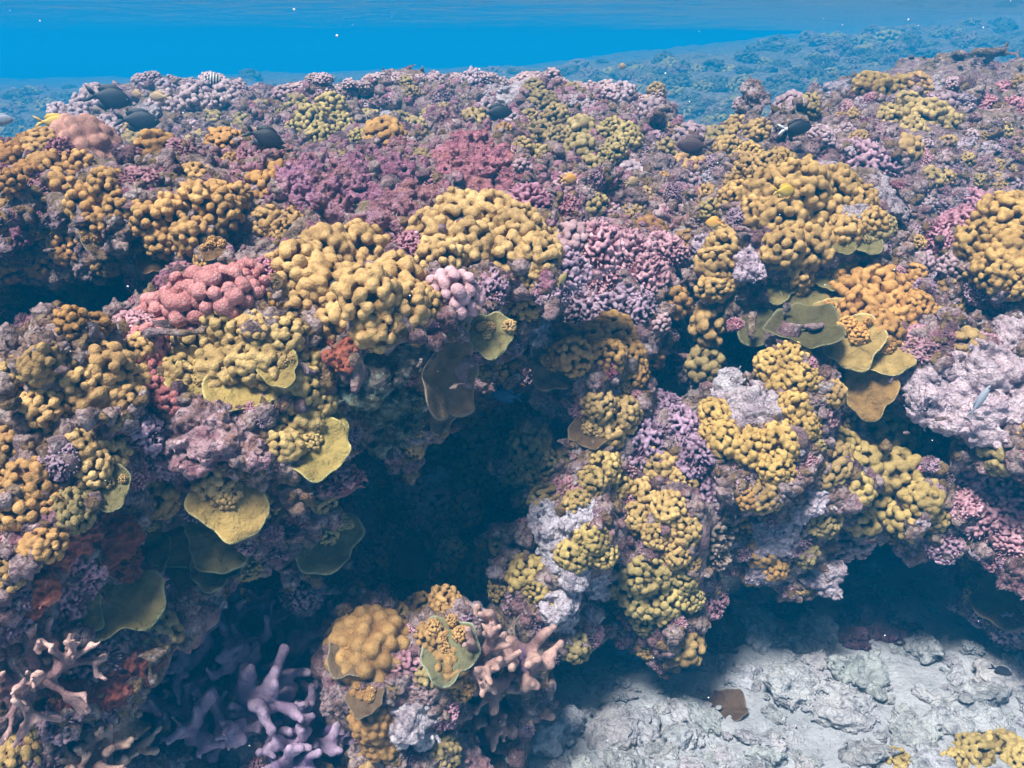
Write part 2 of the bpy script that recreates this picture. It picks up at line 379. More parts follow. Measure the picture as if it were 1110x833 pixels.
# seabed sheet: sand near the reef, running out under everything to the edge of sight
def seabed_z(x, y):
    z = SAND_Z + .03*fbm(x, y, 0*x, 2.2, 3, 1) + .014*fbm(x, y, 0*x, 11, 3, 2) + .006*vnoise(x, y, 0*x, 40, 3)
    return z - .28*np.clip(np.maximum(y-4.5, np.abs(x)-4.5), 0, 22)
gx = np.concatenate([np.linspace(-58,-3,36)[:-1], np.linspace(-3,-.4,40)[:-1], np.linspace(-.4,1.9,190), np.linspace(1.9,58,60)[1:]])
gy = np.concatenate([np.linspace(-58,.2,36)[:-1], np.linspace(.2,2.6,200), np.linspace(2.6,58,60)[1:]])
GX, GY = np.meshgrid(gx, gy, indexing='ij')
sv = np.stack([GX, GY, seabed_z(GX, GY)], -1).reshape(-1, 3)
ii = np.arange(len(gx)*len(gy)).reshape(len(gx), len(gy))
sq = np.stack([ii[:-1,:-1], ii[1:,:-1], ii[1:,1:], ii[:-1,1:]], -1).reshape(-1, 4)
sand = new_obj('sandy_seabed', to_mesh('sandy_seabed', sv, sq), mat=M['sand']); tag(sand, kind='structure')

# far reef: the hazy slope behind the crest, rising to the right
fx = np.linspace(-22, 26, 300); fy = np.concatenate([np.linspace(5.6, 17, 170), np.linspace(17, 34, 40)[1:]])
FX, FY = np.meshgrid(fx, fy, indexing='ij')
def far_z(x, y):
    base = .55 + .115*(y-7) + .05*np.clip(x, -4, 9)
    return np.minimum(base, 1.2 + np.where(x > 0, .105, .03)*np.clip(x, -12, 10)) + .10*fbm(x, y, 0*x, .8, 3, 0) + .07*fbm(x, y, 0*x, 3, 3, 2)
FZ = far_z(FX, FY); edge = np.minimum(1, np.minimum((FY-5.6)/.8, (34-FY)/3)).clip(0, 1); FZ = FZ*edge - 7*(1-edge)**2
fv = np.stack([FX, FY, FZ], -1).reshape(-1, 3)
ii = np.arange(FX.size).reshape(FX.shape)
fq = np.stack([ii[:-1,:-1], ii[1:,:-1], ii[1:,1:], ii[:-1,1:]], -1).reshape(-1, 4)
farr = new_obj('far_reef_slope', to_mesh('far_reef_slope', fv, fq), mat=M['far']); tag(farr, kind='structure')

# the rippled water surface seen from below
wx = np.linspace(-85, 85, 480); wy = np.linspace(-40, 92, 760)
WX, WY = np.meshgrid(wx, wy, indexing='ij')
WZ = WATER_Z + .035*fbm(WX, WY, 0*WX, .9, 3, 4) + .012*vnoise(WX, WY*2, 0*WX, 3.1, 5) + .02
ii = np.arange(WX.size).reshape(WX.shape)
wq = np.stack([ii[:-1,:-1], ii[:-1,1:], ii[1:,1:], ii[1:,:-1]], -1).reshape(-1, 4)
m, t, b = nodes('water_surface'); t.nodes.remove(b)
tr = N(t, 'ShaderNodeBsdfTransparent'); gl = N(t, 'ShaderNodeBsdfGlossy'); gl.inputs['Roughness'].default_value = .04
fr = N(t, 'ShaderNodeFresnel'); fr.inputs['IOR'].default_value = 1.33
ms = N(t, 'ShaderNodeMixShader'); t.links.new(fr.outputs[0], ms.inputs[0]); t.links.new(tr.outputs[0], ms.inputs[1]); t.links.new(gl.outputs[0], ms.inputs[2])
p = pos(t); bn = bump(t, noise(t, p, 2.2, 4, .6), .6, .1); t.links.new(bn, fr.inputs['Normal']); t.links.new(bn, gl.inputs['Normal'])
t.links.new(ms.outputs[0], t.nodes['Material Output'].inputs[0])
wat = new_obj('water_surface', to_mesh('water_surface', np.stack([WX, WY, WZ], -1).reshape(-1, 3), wq[:, ::-1]), mat=m); tag(wat, kind='structure')

# the water itself: one even, closed volume round the camera and everything in it
hx, z0, z1 = 95, -8.5, 2.19
hv = [(x, y, z) for x in (-hx, hx) for y in (-hx, hx) for z in (z0, z1)]
hq = [(0,1,3,2),(4,6,7,5),(0,4,5,1),(2,3,7,6),(0,2,6,4),(1,5,7,3)]
m, t, b = nodes('water_haze'); t.nodes.remove(b)
pv = N(t, 'ShaderNodeVolumePrincipled'); pv.inputs['Color'].default_value = (.003, .345, .72, 1); pv.inputs['Density'].default_value = .072
pv.inputs['Anisotropy'].default_value = .0
t.links.new(pv.outputs[0], t.nodes['Material Output'].inputs['Volume'])
hz = new_obj('haze', to_mesh('haze', hv, hq, smooth=False), mat=m)
tag(hz, 'clear blue sea water that veils the far reef', 'water haze', kind='stuff')
print('setting', round(time.time()-T0, 1))

# ------------------------------------------------------------------ shape library (shared mesh data)
LIB = {}
def lobe_dome(rnd, h=.85, r=.24, cell=.047, k=.013, core=.46, name='knobby_lobe', fill=1.0, pk=.35):
    f = Field((-1.4,-1.4,-.7), (1.4,1.4,1.45*max(h,1)+.25), cell, k)
    f.ell((0,0,-.05), (core, core*rnd.uniform(.85,1.1), core*h))
    n = int(2*math.pi*1.2*(.4+.6*h)/(1.95*r)**2*fill)
    lump = rnd.normal(0,1,(3,3)); lump /= np.linalg.norm(lump, axis=1)[:,None]
    for p in sphere_pts(n, -.25, .07, rnd):
        rr = r*rnd.uniform(.78,1.15)
        out = .98 + .10*max(p@q for q in lump) - .08 + rnd.normal(0,.05)
        q = p*np.array((1,1,h))*(out-.75*rr)
        f.cap(p*np.array((1,1,h))*.3, q, rr*.55, rr*.66); f.cap(q*.93, q, rr*.7, rr)
        if rnd.random() < pk:
            d = rnd.normal(0,1,3); d += p*.8; d /= np.linalg.norm(d)
            f.cap(q, q+d*rr*.85, rr*.6, rr*rnd.uniform(.55,.75))
    hh = np.array((1,1,h))
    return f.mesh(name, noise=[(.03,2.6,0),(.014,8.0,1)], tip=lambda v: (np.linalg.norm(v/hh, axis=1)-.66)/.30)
def lobe_mound(rnd, name='mound_lobe'):
    f = Field((-1.3,-1.3,-.7), (1.3,1.3,1.25), .05, .022)
    f.ell((0,0,0), (.86,.86,.74))
    for p in sphere_pts(46, -.2, .05, rnd):
        r = rnd.uniform(.15,.21); f.ell(p*np.array((.86,.86,.74)), (r,r,r))
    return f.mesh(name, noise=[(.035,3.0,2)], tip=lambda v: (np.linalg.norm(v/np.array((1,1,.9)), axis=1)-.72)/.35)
def finger(rnd, name='finger'):
    f = Field((-.9,-.9,-1.0), (.9,.9,1.6), .06, .07)
    bend = rnd.normal(0,.12,2)
    f.cap((0,0,-.9), (bend[0],bend[1],.75), .40, .47)
    f.ell((bend[0]+rnd.normal(0,.15), bend[1]+rnd.normal(0,.15), .75), (.55,.42,.42))
    if rnd.random() < .6: f.cap((0,0,0), (rnd.choice([-1,1])*.45, rnd.normal(0,.2), .45), .3, .3)
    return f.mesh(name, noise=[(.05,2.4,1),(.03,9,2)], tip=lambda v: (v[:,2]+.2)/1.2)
def bush(rnd, n=300, kr=(.036,.056), h=.7, name='bush', ln=.2):
    f = Field((-1.2,-1.2,-.45), (1.2,1.2,1.2), .034, .010)
    f.ell((0,0,-.05), (.72,.72,.72*h))
    for p in sphere_pts(n, -.1, .07, rnd):
        q = p*np.array((1,1,h))*rnd.uniform(.86,1.04); r = rnd.uniform(*kr)
        d = p + rnd.normal(0,.35,3)
        f.cap(q-d*ln*1.1, q, r*.9, r)
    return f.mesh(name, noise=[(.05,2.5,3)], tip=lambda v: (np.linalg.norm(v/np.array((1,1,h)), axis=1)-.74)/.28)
def crust(rnd, name='crust', sharp=1.0, flat=.62):
    f = Field((-1.35,-1.35,-.8), (1.35,1.35,1.1), .06, .08)
    f.ell((0,0,0), (.8,.72,flat))
    for i in range(7):
        a = rnd.uniform(0,6.28); rr = rnd.uniform(.3,.75); r = rnd.uniform(.2,.38)
        f.ell((math.cos(a)*rr, math.sin(a)*rr, rnd.uniform(0,.4)), (r, r*rnd.uniform(.7,1.2), r*rnd.uniform(.6,1)))
    s = int(rnd.integers(0,6))
    me = f.mesh(name, noise=[(.22*sharp,1.9,s),(.16*sharp,4.3,s+1),(.10*sharp,9,s+2)], tip=lambda v: v[:,2]+.2)
    return me
def plate(rnd, name='plate', th=.045, cup=.16, lob=3, cut=None):
    na, nr = 56, 12; ph = rnd.uniform(0,6.28,4); vs = []; at = []
    for side in (1, -1):
        for j in range(nr+1):
            for i in range(na):
                a = 2*math.pi*i/na; rr = j/nr
                R = 1 + .10*math.sin(lob*a+ph[0]) + .06*math.sin((lob+2)*a+ph[1]) + .03*math.sin(9*a+ph[2])
                x, y = R*rr*math.cos(a), R*rr*math.sin(a)
                z = cup*rr*rr + .07*rr*math.sin(4*a+ph[3]) + .05*rr*rr*math.sin(7*a+ph[2]) + .025*math.sin(rr*15+2*math.sin(3*a+ph[0]))*rr + .03*math.sin(11*x+ph[1])*math.sin(9*y+ph[2])
                t_ = th*(1-.55*rr)*(1 if j < nr else .35)
                vs.append((x, y, z+side*t_)); at.append(rr if side == 1 else rr*.9)
    q = []; off = (nr+1)*na
    for j in range(nr):
        for i in range(na):
            k = (i+1) % na
            q.append((j*na+i, (j+1)*na+i, (j+1)*na+k, j*na+k))
            q.append((off+j*na+k, off+(j+1)*na+k, off+(j+1)*na+i, off+j*na+i))
    for i in range(na):
        k = (i+1) % na
        q.append((nr*na+i, off+nr*na+i, off+nr*na+k, nr*na+k))
    return to_mesh(name, vs, q, attr=at)
def branchy(rnd, n0=5, ln=.62, r0=.15, depth=3, name='branch', spread=.8, cell=.045):
    segs = []
    def grow(a, d, l, r, k):
        b = a + d*l; segs.append((a, b, r, r*.86)); 
        if k == 0:
            return
        for i in range(rnd.choice([2,2,3]) if k > 1 else rnd.choice([1,2])):
            dd = d + rnd.normal(0,.55,3)*spread; dd[2] += .12; dd /= np.linalg.norm(dd)
            grow(b if rnd.random() < .7 else a+d*l*.65, dd, l*rnd.uniform(.55,.85), r*.82, k-1)
    for i in range(n0):
        a = 2*math.pi*(i+rnd.uniform(-.3,.3))/n0; tilt = rnd.uniform(.3,1.15)*spread
        d = np.array((math.cos(a)*math.sin(tilt), math.sin(a)*math.sin(tilt), math.cos(tilt)))
        grow(np.array((0,0,-.15)), d, ln, r0, depth-1)
    P_ = np.array([s[1] for s in segs]); lo = np.minimum(P_.min(0)-.3, -.45); hi = np.maximum(P_.max(0)+.3, .3)
    f = Field(lo, hi, cell, .03); f.ell((0,0,-.1), (.3,.3,.22))
    for a, b, ra, rb in segs: f.cap(a, b, ra, rb)
    tips = np.array([s[1] for s in segs if not any(np.allclose(s[1], q[0]) for q in segs)])
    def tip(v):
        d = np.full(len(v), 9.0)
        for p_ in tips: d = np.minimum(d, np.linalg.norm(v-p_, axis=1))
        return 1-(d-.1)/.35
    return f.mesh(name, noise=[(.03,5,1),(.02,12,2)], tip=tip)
def lib(key, n, fn, seed):
    LIB[key] = [fn(np.random.default_rng(seed+i)) for i in range(n)]
lib('dome', 7, lambda r: lobe_dome(r, h=r.uniform(.75,1.0), r=r.uniform(.165,.20)), 100)
lib('big', 6, lambda r: lobe_dome(r, h=r.uniform(.75,1.0), r=r.uniform(.205,.26)), 150)
lib('tall', 5, lambda r: lobe_dome(r, h=r.uniform(1.1,1.4), r=r.uniform(.21,.27), fill=.85), 200)
lib('fine', 5, lambda r: lobe_dome(r, h=r.uniform(.85,1.1), r=r.uniform(.145,.175), k=.011, cell=.041, core=.56), 300)
lib('wart', 4, lambda r: lobe_dome(r, h=r.uniform(.9,1.1), r=r.uniform(.24,.28), core=.5, pk=.1, fill=.95, k=.012), 550)
lib('mound', 3, lobe_mound, 400)
lib('finger', 5, finger, 500)
lib('bush', 5, lambda r: bush(r), 600)
lib('twig', 3, lambda r: bush(r, 170, (.03,.045), .8, 'twigs', .45), 650)
lib('crust', 8, lambda r: crust(r), 700)
lib('stone', 8, lambda r: crust(r, 'stone', .7, .5), 800)
lib('plate', 6, lambda r: plate(r, cup=r.uniform(.05,.25), lob=int(r.integers(2,4))), 900)
lib('stag', 4, lambda r: branchy(r, r0=.125, depth=3, spread=.9), 1000)
lib('stagl', 3, lambda r: branchy(r, 5, .75, .095, 4, spread=1.1), 1050)
print('library', round(time.time()-T0, 1))

# ------------------------------------------------------------------ placing by pixel: the ray finds the rock it sits on
nv = len(rv)
BV = BVHTree.FromPolygons([Vector(p) for p in np.concatenate([rv, sv])], [tuple(q) for q in np.concatenate([rq, sq+nv])])
CAMP = Vector((0, 0, CAMZ)); UP = Vector((0, 0, 1))
FARBV = BVHTree.FromPolygons([Vector(p) for p in fv], [tuple(q) for q in fq])
def hit(px, py, bv=BV):
    d = ray(px, py); h = bv.ray_cast(CAMP, d)
    if h[0] is None: return None
    n = h[1].normalized()
    if n.dot(d) > 0: n = -n
    return h[0], n, (h[0]-CAMP).dot(Vector((0, CS, -SN)))
def frame(n, twist):
    q = n.to_track_quat('Z', 'Y'); return q @ Quaternion((0,0,1), twist)
def facing(n, loc, wn=.5, wu=.25, wc=.3):
    return (n*wn + UP*wu + (CAMP-loc).normalized()*wc).normalized()
HEROES = []     # pixel discs already taken
MARKS = []      # where the named colonies stand, for telling small neighbours apart
import re
def mark(label, loc):
    short = re.split(r'\b(?:with|on|in|under|over|above|below|beside|between|behind|crowning|just|right|left|growing|rising|holding|spread|tumbling|hanging|lining|hugging|standing|climbing|fringed|patched|covered|covering|of|at|its|topping|from|near|before|filling|roofing|deep|alone|capped|lying|sticking|beneath|tucked|wearing|reaching|next|stepping|sitting|along|high|grow)\b', label)[0].strip(' ,')
    MARKS.append((Vector(loc), ' '.join(short.split()[-6:])))
def near(loc):
    best = min(MARKS, key=lambda m_: (m_[0]-loc).length)
    d = loc-best[0]
    rel = 'above' if d.z > .62*d.length else 'below' if d.z < -.62*d.length else 'beside'
    return f'{rel} the {best[1]}'
def root(name, loc):
    o = bpy.data.objects.new(name, None); COL.objects.link(o); o.location = loc; o.empty_display_size = .05; return o
def colony(name, label, cat, mat, kind, lobes, plates=(), pmat='plate', tint=(1,1,1), group=None, part='lobe', sink=.2, wn=.5, wu=.25, wc=.3, squash=1.0, thin=1.0):
    """one coral colony: lobes (px, py, radius px) and plates (px, py, radius px[, up-weight, toward-camera weight]) found on the rock"""
    parts = []; base = None
    for (px, py, r) in lobes:
        h = hit(px, py)
        if h is None: continue
        loc, n, dep = h; R = r*1.38*dep/FPX
        ax = facing(n, loc, wn, wu, wc)
        parts.append((part, random.choice(LIB[kind]), loc-ax*R*sink, frame(ax, random.uniform(0,6.28)), Vector((R*random.uniform(.92,1.08)*thin, R*random.uniform(.92,1.08)*thin, R*squash)), M[mat]))
        HEROES.append((px, py, r*1.0))
    for pl in plates:
        px, py, r = pl[:3]; wu_, wc_ = pl[3:5] if len(pl) > 3 else (.55,.7)
        h = hit(px, py-r*.35)
        if h is None: continue
        loc, n, dep = h; R = r*1.05*dep/FPX
        ax = (UP*wu_ + (CAMP-loc).normalized()*wc_ + n*.25).normalized()
        if len(pl) > 5: ax = Vector(pl[5]).normalized()
        loc = loc + (CAMP-loc).normalized()*R*.42 - Vector((0,0,1))*R*.28
        parts.append(('plate', random.choice(LIB['plate']), loc, frame(ax, random.uniform(0,6.28)), Vector((R, R*random.uniform(.85,1.05), R)), M[pmat]))
        HEROES.append((px, py, r*.8))
    if not parts: return None
    base = sum((p[2] for p in parts), Vector())/len(parts)
    mark(label, base)
    if len(parts) == 1:
        p = parts[0]; o = new_obj(name, p[1], None, p[2], p[3], p[4], p[5], tint)
        return tag(o, label, cat, group)
    e = root(name, base); tag(e, label, cat, group)
    for nm, me, loc, q, sc, mt in parts:
        j = random.uniform(.86,1.1)
        o = new_obj(nm, me, e, loc-base, q, sc, mt, tuple(c*j for c in tint))
        if nm == 'plate' and lobes:          # knobs standing on the plate
            ul = q.inverted() @ UP; a0 = math.atan2(ul.y, ul.x)
            for _ in range(random.randint(5, 8)):
                a = a0 + random.gauss(0, .7); rr = random.uniform(.12,.9); s_ = random.uniform(.16,.36)
                new_obj('lobe', random.choice(LIB[kind]), o, (rr*math.cos(a), rr*math.sin(a), .06+.12*rr*rr), frame(Vector((0,0,1)), random.uniform(0,6.28)), (s_, s_, s_), M[mat], tuple(c*j for c in tint))
    return e

# ------------------------------------------------------------------ the colonies one can pick out, each where the photograph has it
K = 'knobby_coral'
def knob(label, mat, kind, lobes, plates=(), pmat='plate', tint=(1,1,1), **kw):
    return colony(K, label, 'coral', mat, kind, lobes, plates, pmat, tint, **kw)
knob('large bright mustard knobby coral crowning the front boulder above the green-grey rock face', 'mustard', 'big',
     [(322,285,25),(352,268,24),(392,266,26),(430,298,27),(400,315,28),(350,308,27),(372,342,26),(440,332,25),(405,352,22),(322,322,20),(458,326,18),(375,290,24)], tint=(1.08,1.04,1))
knob('broad golden knobby coral just behind the boulder, its knobs small and dense', 'mustard', 'dome',
     [(468,252,24),(498,236,25),(533,234,24),(563,248,24),(585,275,20),(510,264,25),(545,272,25),(478,276,20),(590,258,16),(578,300,15)])
knob('little golden knob cluster on a shaded round plate below the broad golden coral', 'mustard', 'dome', [(540,352,14),(556,348,12)], [(530,365,27)], 'plateg')
knob('khaki knobby coral with scalloped skirt plates beside the pink warty coral', 'mustard', 'big',
     [(212,378,23),(258,372,20),(243,350,18),(193,402,18),(236,400,22),(288,392,22),(310,362,18),(270,395,20)], [(258,420,34),(212,418,28),(300,400,24)], tint=(.95,1.0,.95))
knob('khaki knobby pillar growing from a big yellow-green rounded plate', 'mustard', 'big',
     [(322,415,22),(326,455,22),(308,480,17),(335,392,17),(345,440,16)], [(338,488,38,.5,.8),(345,460,26)], tint=(.95,1.03,.95))
knob('pale mustard plate coral patched with pink crust under the khaki pillar', 'mustard', 'big',
     [(232,522,20),(262,532,17),(284,545,15)], [(250,545,42,.45,.85)], tint=(1.02,1.02,1))
knob('dim green-rimmed plate holding a few pale knobs at the cave mouth', 'olive', 'dome', [(352,572,13),(376,588,12),(348,545,13)], [(350,588,38,.4,.85)], 'plateg')
knob('ochre knobby coral spread along the left shoulder beside the red warty knobs', 'mustard', 'big',
     [(115,390,23),(142,405,22),(80,412,18),(95,428,23),(50,440,18),(30,436,13),(130,432,20),(65,446,18),(150,380,15)], tint=(1.02,.95,.9))
knob('rounded single ochre knobby clump over a small mauve plate', 'mustard', 'big', [(88,485,17),(112,490,20),(102,508,16)], [(115,530,26)], 'plateg')
knob('ochre knobby coral tumbling down the rock above the rust-red crust', 'mustard', 'big', [(10,478,16),(35,520,21),(20,555,19),(45,592,18),(60,545,14),(8,520,15)], tint=(1.1,.95,.85))
knob('small brown-gold clump in the gap beside the mauve limestone lump', 'mustard', 'big', [(165,535,20),(180,550,12)], tint=(.85,.85,.8))
knob('upright brown-gold knob coral on the upper ledge over the shadowed recess', 'orange', 'tall',
     [(50,182,15),(72,205,18),(95,222,18),(115,200,16),(105,245,15),(85,180,14),(130,225,14)], [(108,262,20)], 'plateb', tint=(.95,1.0,1.1))
knob('golden knob coral on the ledge with shelf plates hanging beneath it', 'mustard', 'tall',
     [(160,238,17),(188,232,18),(214,214,16),(240,232,17),(176,260,15),(206,256,17),(232,212,14),(255,215,13)], [(166,282,18),(232,272,16)], 'plateb', tint=(1.1,.98,.85))
knob('little brown knob clump between the ledge coral and the bright boulder coral', 'mustard', 'dome', [(290,242,15),(320,236,13),(305,250,12)], tint=(.9,.85,.8))
knob('brown-orange knob coral topping the dim shelf inside the left edge', 'orange', 'tall', [(10,172,13),(28,190,13),(12,200,12),(25,160,11)], tint=(.85,.8,.8))
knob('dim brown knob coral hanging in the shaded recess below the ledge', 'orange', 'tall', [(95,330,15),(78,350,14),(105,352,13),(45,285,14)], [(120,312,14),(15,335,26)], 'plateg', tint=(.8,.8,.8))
knob('amber knobby coral rising from a thin dark fan plate in the middle of the wall', 'orange', 'dome',
     [(640,376,21),(664,360,19),(680,384,17),(688,405,14),(622,386,18),(660,385,17)], [(605,400,28,.3,.9)], 'plateb', tint=(.95,1.0,1.05))
knob('rounded beige-gold knob cluster just under the amber fan-plate coral', 'mustard', 'dome', [(650,440,15),(675,450,17),(660,468,15),(642,462,11)], tint=(1,1.03,1))
knob('dark olive fine-knobbed coral at the edge of the black cave', 'olive', 'fine',
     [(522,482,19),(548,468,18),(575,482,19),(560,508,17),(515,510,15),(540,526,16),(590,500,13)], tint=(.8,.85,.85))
knob('lime-gold knob clusters standing on the pale limestone column', 'olive', 'dome', [(590,540,14),(584,518,13),(655,505,16),(640,522,14),(668,525,14),(625,545,13)], tint=(1.15,1.05,.85))
knob('lime knob clusters at the jagged foot of the pale limestone column', 'olive', 'dome', [(640,585,15),(622,600,16),(570,622,17),(584,640,13),(600,660,11),(656,600,13)], tint=(1.15,1.1,.85))
knob('golden knob clusters lining the mauve rock right of the limestone column', 'mustard', 'dome', [(712,500,17),(738,520,15),(700,532,15),(724,550,15),(742,575,16),(690,560,14),(735,600,13),(710,580,13)], tint=(1.02,1.05,.95))
knob('olive knob coral hanging in a tapering bunch over the sand', 'olive', 'fine', [(700,622,22),(716,650,20),(690,642,19),(738,628,15),(704,672,15),(750,650,11),(670,630,15)], tint=(.95,.95,.8))
knob('bright yellow knob coral climbing a stub of white limestone', 'mustard', 'dome',
     [(835,396,15),(858,386,14),(866,410,15),(848,412,14),(860,440,16),(776,450,15),(786,476,17),(815,486,19),(845,480,19),(872,462,14),(840,506,15),(770,470,12)], tint=(1.12,1.12,.85))
knob('orange-brown knob coral fringed by overlapping shelf plates, right of the dark gap', 'orange', 'dome',
     [(918,312,22),(958,308,21),(988,300,13),(940,335,23),(975,340,21),(955,360,20),(1000,330,14)], [(925,372,32),(958,385,28),(905,345,24)], 'plate', tint=(1.05,1.05,1.05))
knob('biggest golden knob coral on the right slope, draped over its own plates', 'mustard', 'dome',
     [(830,205,22),(868,203,23),(908,204,21),(850,235,24),(890,235,23),(820,235,19),(932,215,17),(880,265,22),(850,268,21),(915,250,17),(865,295,17),(800,215,15),(945,240,13)],
     [(905,300,20),(870,322,24),(845,312,20),(915,262,16)], 'plateg', tint=(1.02,.98,.85))
knob('golden knob tongue beside the pink crust left of the biggest golden coral', 'mustard', 'dome', [(788,265,18),(780,288,18),(775,310,15),(795,300,14)], tint=(1,.97,.85))
knob('small olive knob on a little round plate at the edge of the right slope', 'olive', 'dome', [(948,250,13),(960,242,10)], [(942,262,17)], 'plateg')
knob('dense rounded amber coral dome beside the crimson bush on the right slope', 'mustard', 'fine', [(1085,242,27),(1062,262,22),(1096,272,27),(1108,225,20),(1078,292,20),(1105,300,18)], tint=(1,.95,.75))
knob('olive-gold coral covering the face of the overhang above the shaded sand', 'olive', 'big',
     [(955,468,18),(980,475,17),(942,500,19),(975,512,20),(1000,540,17),(960,540,19),(985,562,17),(938,560,17),(915,480,15),(930,530,16),(1015,560,12)], tint=(1.05,.98,.75))
knob('small orange knobs on the pointed limestone lip over the sand', 'orange', 'big', [(810,566,13),(824,598,14),(842,614,11),(815,622,10),(808,540,10)], tint=(1,1.05,1.1))
knob('big round bronze coral head covered in flat bumps above the white scar', 'orange', 'mound', [(400,695,37)], [(382,712,28)], 'plateb', tint=(.95,1.05,1.2), sink=.35)
knob('bronze knobs sitting on an oval plate next to the round bronze head', 'orange', 'dome', [(468,690,15),(486,722,18),(482,652,15),(455,655,13),(500,745,12)], [(486,708,34,.4,.9)], 'plateg', tint=(.9,1.0,1.2))
knob('brown lobe hugging the white scarred lump near the branching corals', 'orange', 'mound', [(402,780,20),(415,800,18)], [(395,760,20)], 'plateb', tint=(.9,.95,1.1))
knob('yellow-green knob coral growing on the pale rubble', 'olive', 'dome', [(1056,815,17),(1088,810,19),(1106,824,15),(1035,826,12)], tint=(1.15,1.1,.85), wu=.5)
knob('tiny yellow-green knob standing alone on the rubble', 'olive', 'dome', [(972,823,12)], tint=(1.15,1.1,.85))
knob('greenish knob coral in front of the flat-topped back ridge, left side', 'olive', 'fine', [(335,132,15),(358,117,14),(370,138,13),(345,148,13),(320,140,11),(390,150,10)], tint=(1.05,1.05,.9))
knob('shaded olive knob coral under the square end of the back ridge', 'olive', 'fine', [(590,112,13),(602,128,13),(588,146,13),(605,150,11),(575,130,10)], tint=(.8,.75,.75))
knob('upright pale olive knob column before the square end of the back ridge', 'olive', 'tall', [(630,142,14),(628,162,13),(640,180,10)])
knob('slanting pale olive knob coral beside the upright column', 'olive', 'fine', [(664,142,13),(682,148,13),(668,160,12),(655,170,11)], tint=(1.1,1.1,1))
knob('golden-brown knob coral behind the dark fish with the white tail', 'mustard', 'fine', [(800,142,15),(822,147,14),(790,160,13),(812,168,13),(845,175,13)], tint=(.9,.9,.8))
knob('tan knob coral just above the biggest golden coral', 'mustard', 'fine', [(835,180,14),(812,182,12),(855,186,11)], tint=(.85,.85,.85))
knob('dull yellow knob coral high on the right slope', 'olive', 'dome', [(985,118,16),(1005,126,17),(1025,134,14),(965,126,12),(990,140,13)], tint=(1.05,1,.9))
knob('yellow-tipped knob coral on the skyline of the right slope', 'olive', 'tall', [(940,92,12),(958,96,12),(975,92,10)], tint=(1.15,1.0,.75))
for i, (x, y, s, what) in enumerate([(75,112,13,'lavender knob coral at the open end of the back ridge near the dark fish'),(100,106,12,'tall lavender knob coral on the back ridge behind the blunt dark fish'),(85,132,12,'lavender knob coral stepping down from the open end of the ridge'),
        (178,112,11,'pale lavender knob coral beside the drifting tan fish'),(210,106,12,'pale lavender knobs under the black-and-white striped fish'),(245,104,11,'lavender knobs lining the ridge right of the striped fish'),
        (112,138,13,'greyish lavender knob mound beside the yellow fish')]):
    knob(what, 'lavender', 'tall' if i % 2 else 'big', [(x,y,s),(x-s*.9,y+s*.7,s*.8),(x+s*.9,y+s*.5,s*.85)], group='lavender corals of the back ridge')
colony('dome_coral', 'smooth low orange-pink coral dome behind the upper ledge', 'coral', 'lavender', 'mound', [(105,160,32)], tint=(1.1,.8,.6), squash=.55, sink=.3)

# pink warty coral
colony('warty_coral', 'salmon pink warty coral of thick blunt fingers between the khaki corals', 'coral', 'pink', 'wart',
       [(182,345,27),(212,322,28),(244,312,27),(215,345,24),(268,305,20),(162,372,17),(240,335,22)], wn=.3, wu=.45, wc=.35, sink=.2)
colony('warty_coral', 'dark red warty knobs in a short chain below the salmon coral', 'coral', 'pink', 'wart', [(158,395,13),(166,418,14),(182,434,13)], tint=(.75,.6,.6), wn=.3, wc=.6, wu=.1, sink=.3)

# plates
def plates(label, pl, pmat='plateg', tint=(1,1,1)):
    return colony('plate_coral', label, 'plate coral', 'olive', 'dome', [], pl, pmat, tint)
plates('overlapping dim olive plates under the pale mustard plate coral', [(190,588,34),(235,590,34),(155,602,28),(188,622,36),(232,618,26)], tint=(.9,.9,.9))
plates('small round olive plate alone in the mouth of the dark cave', [(296,628,19,.2,1)], tint=(.9,.95,.8))
plates('large thin grey-brown plates with pale rims hanging from the boulder side', [(480,410,46,.2,.5,(.85,-.5,.12)),(472,440,30,.2,.6,(.75,-.6,.3))], 'plateb', (1.0,1.1,1.3))
plates('wide olive shelf plates with painted shade, roofing the gap below the biggest golden coral', [(835,352,36,.9,.3),(875,362,38,.9,.3)], tint=(.6,.6,.55))  # dark tint paints in the shade of the coral overhead
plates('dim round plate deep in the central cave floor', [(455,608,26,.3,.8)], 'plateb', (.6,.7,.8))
plates('small dim disc plate beside the amber fan-plate coral', [(733,430,18,.2,.9)], 'plateb', (.8,.9,1))
plates('blue-green plate with a yellow rim above the pale antler branch', [(120,655,48,.35,.7),(85,668,24)], 'plate', (.7,.85,1.0))
plates('brown shelf plate at the foot of the rose bush coral by the sand', [(1092,655,34,.7,.4)], 'plateb', (.9,.9,.9))
plates('orange-brown plate capped by a tuft of purple coral', [(945,425,30,.3,.8)], 'plate', (.8,.68,.65))
plates('brown fan plate in the cave behind the blue fish', [(610,455,26,.4,.7),(640,470,22)], 'plateb')
plates('dark brown plate lying half buried in the rubble', [(790,768,20,.8,.3)], 'plateb', (.6,.6,.7))

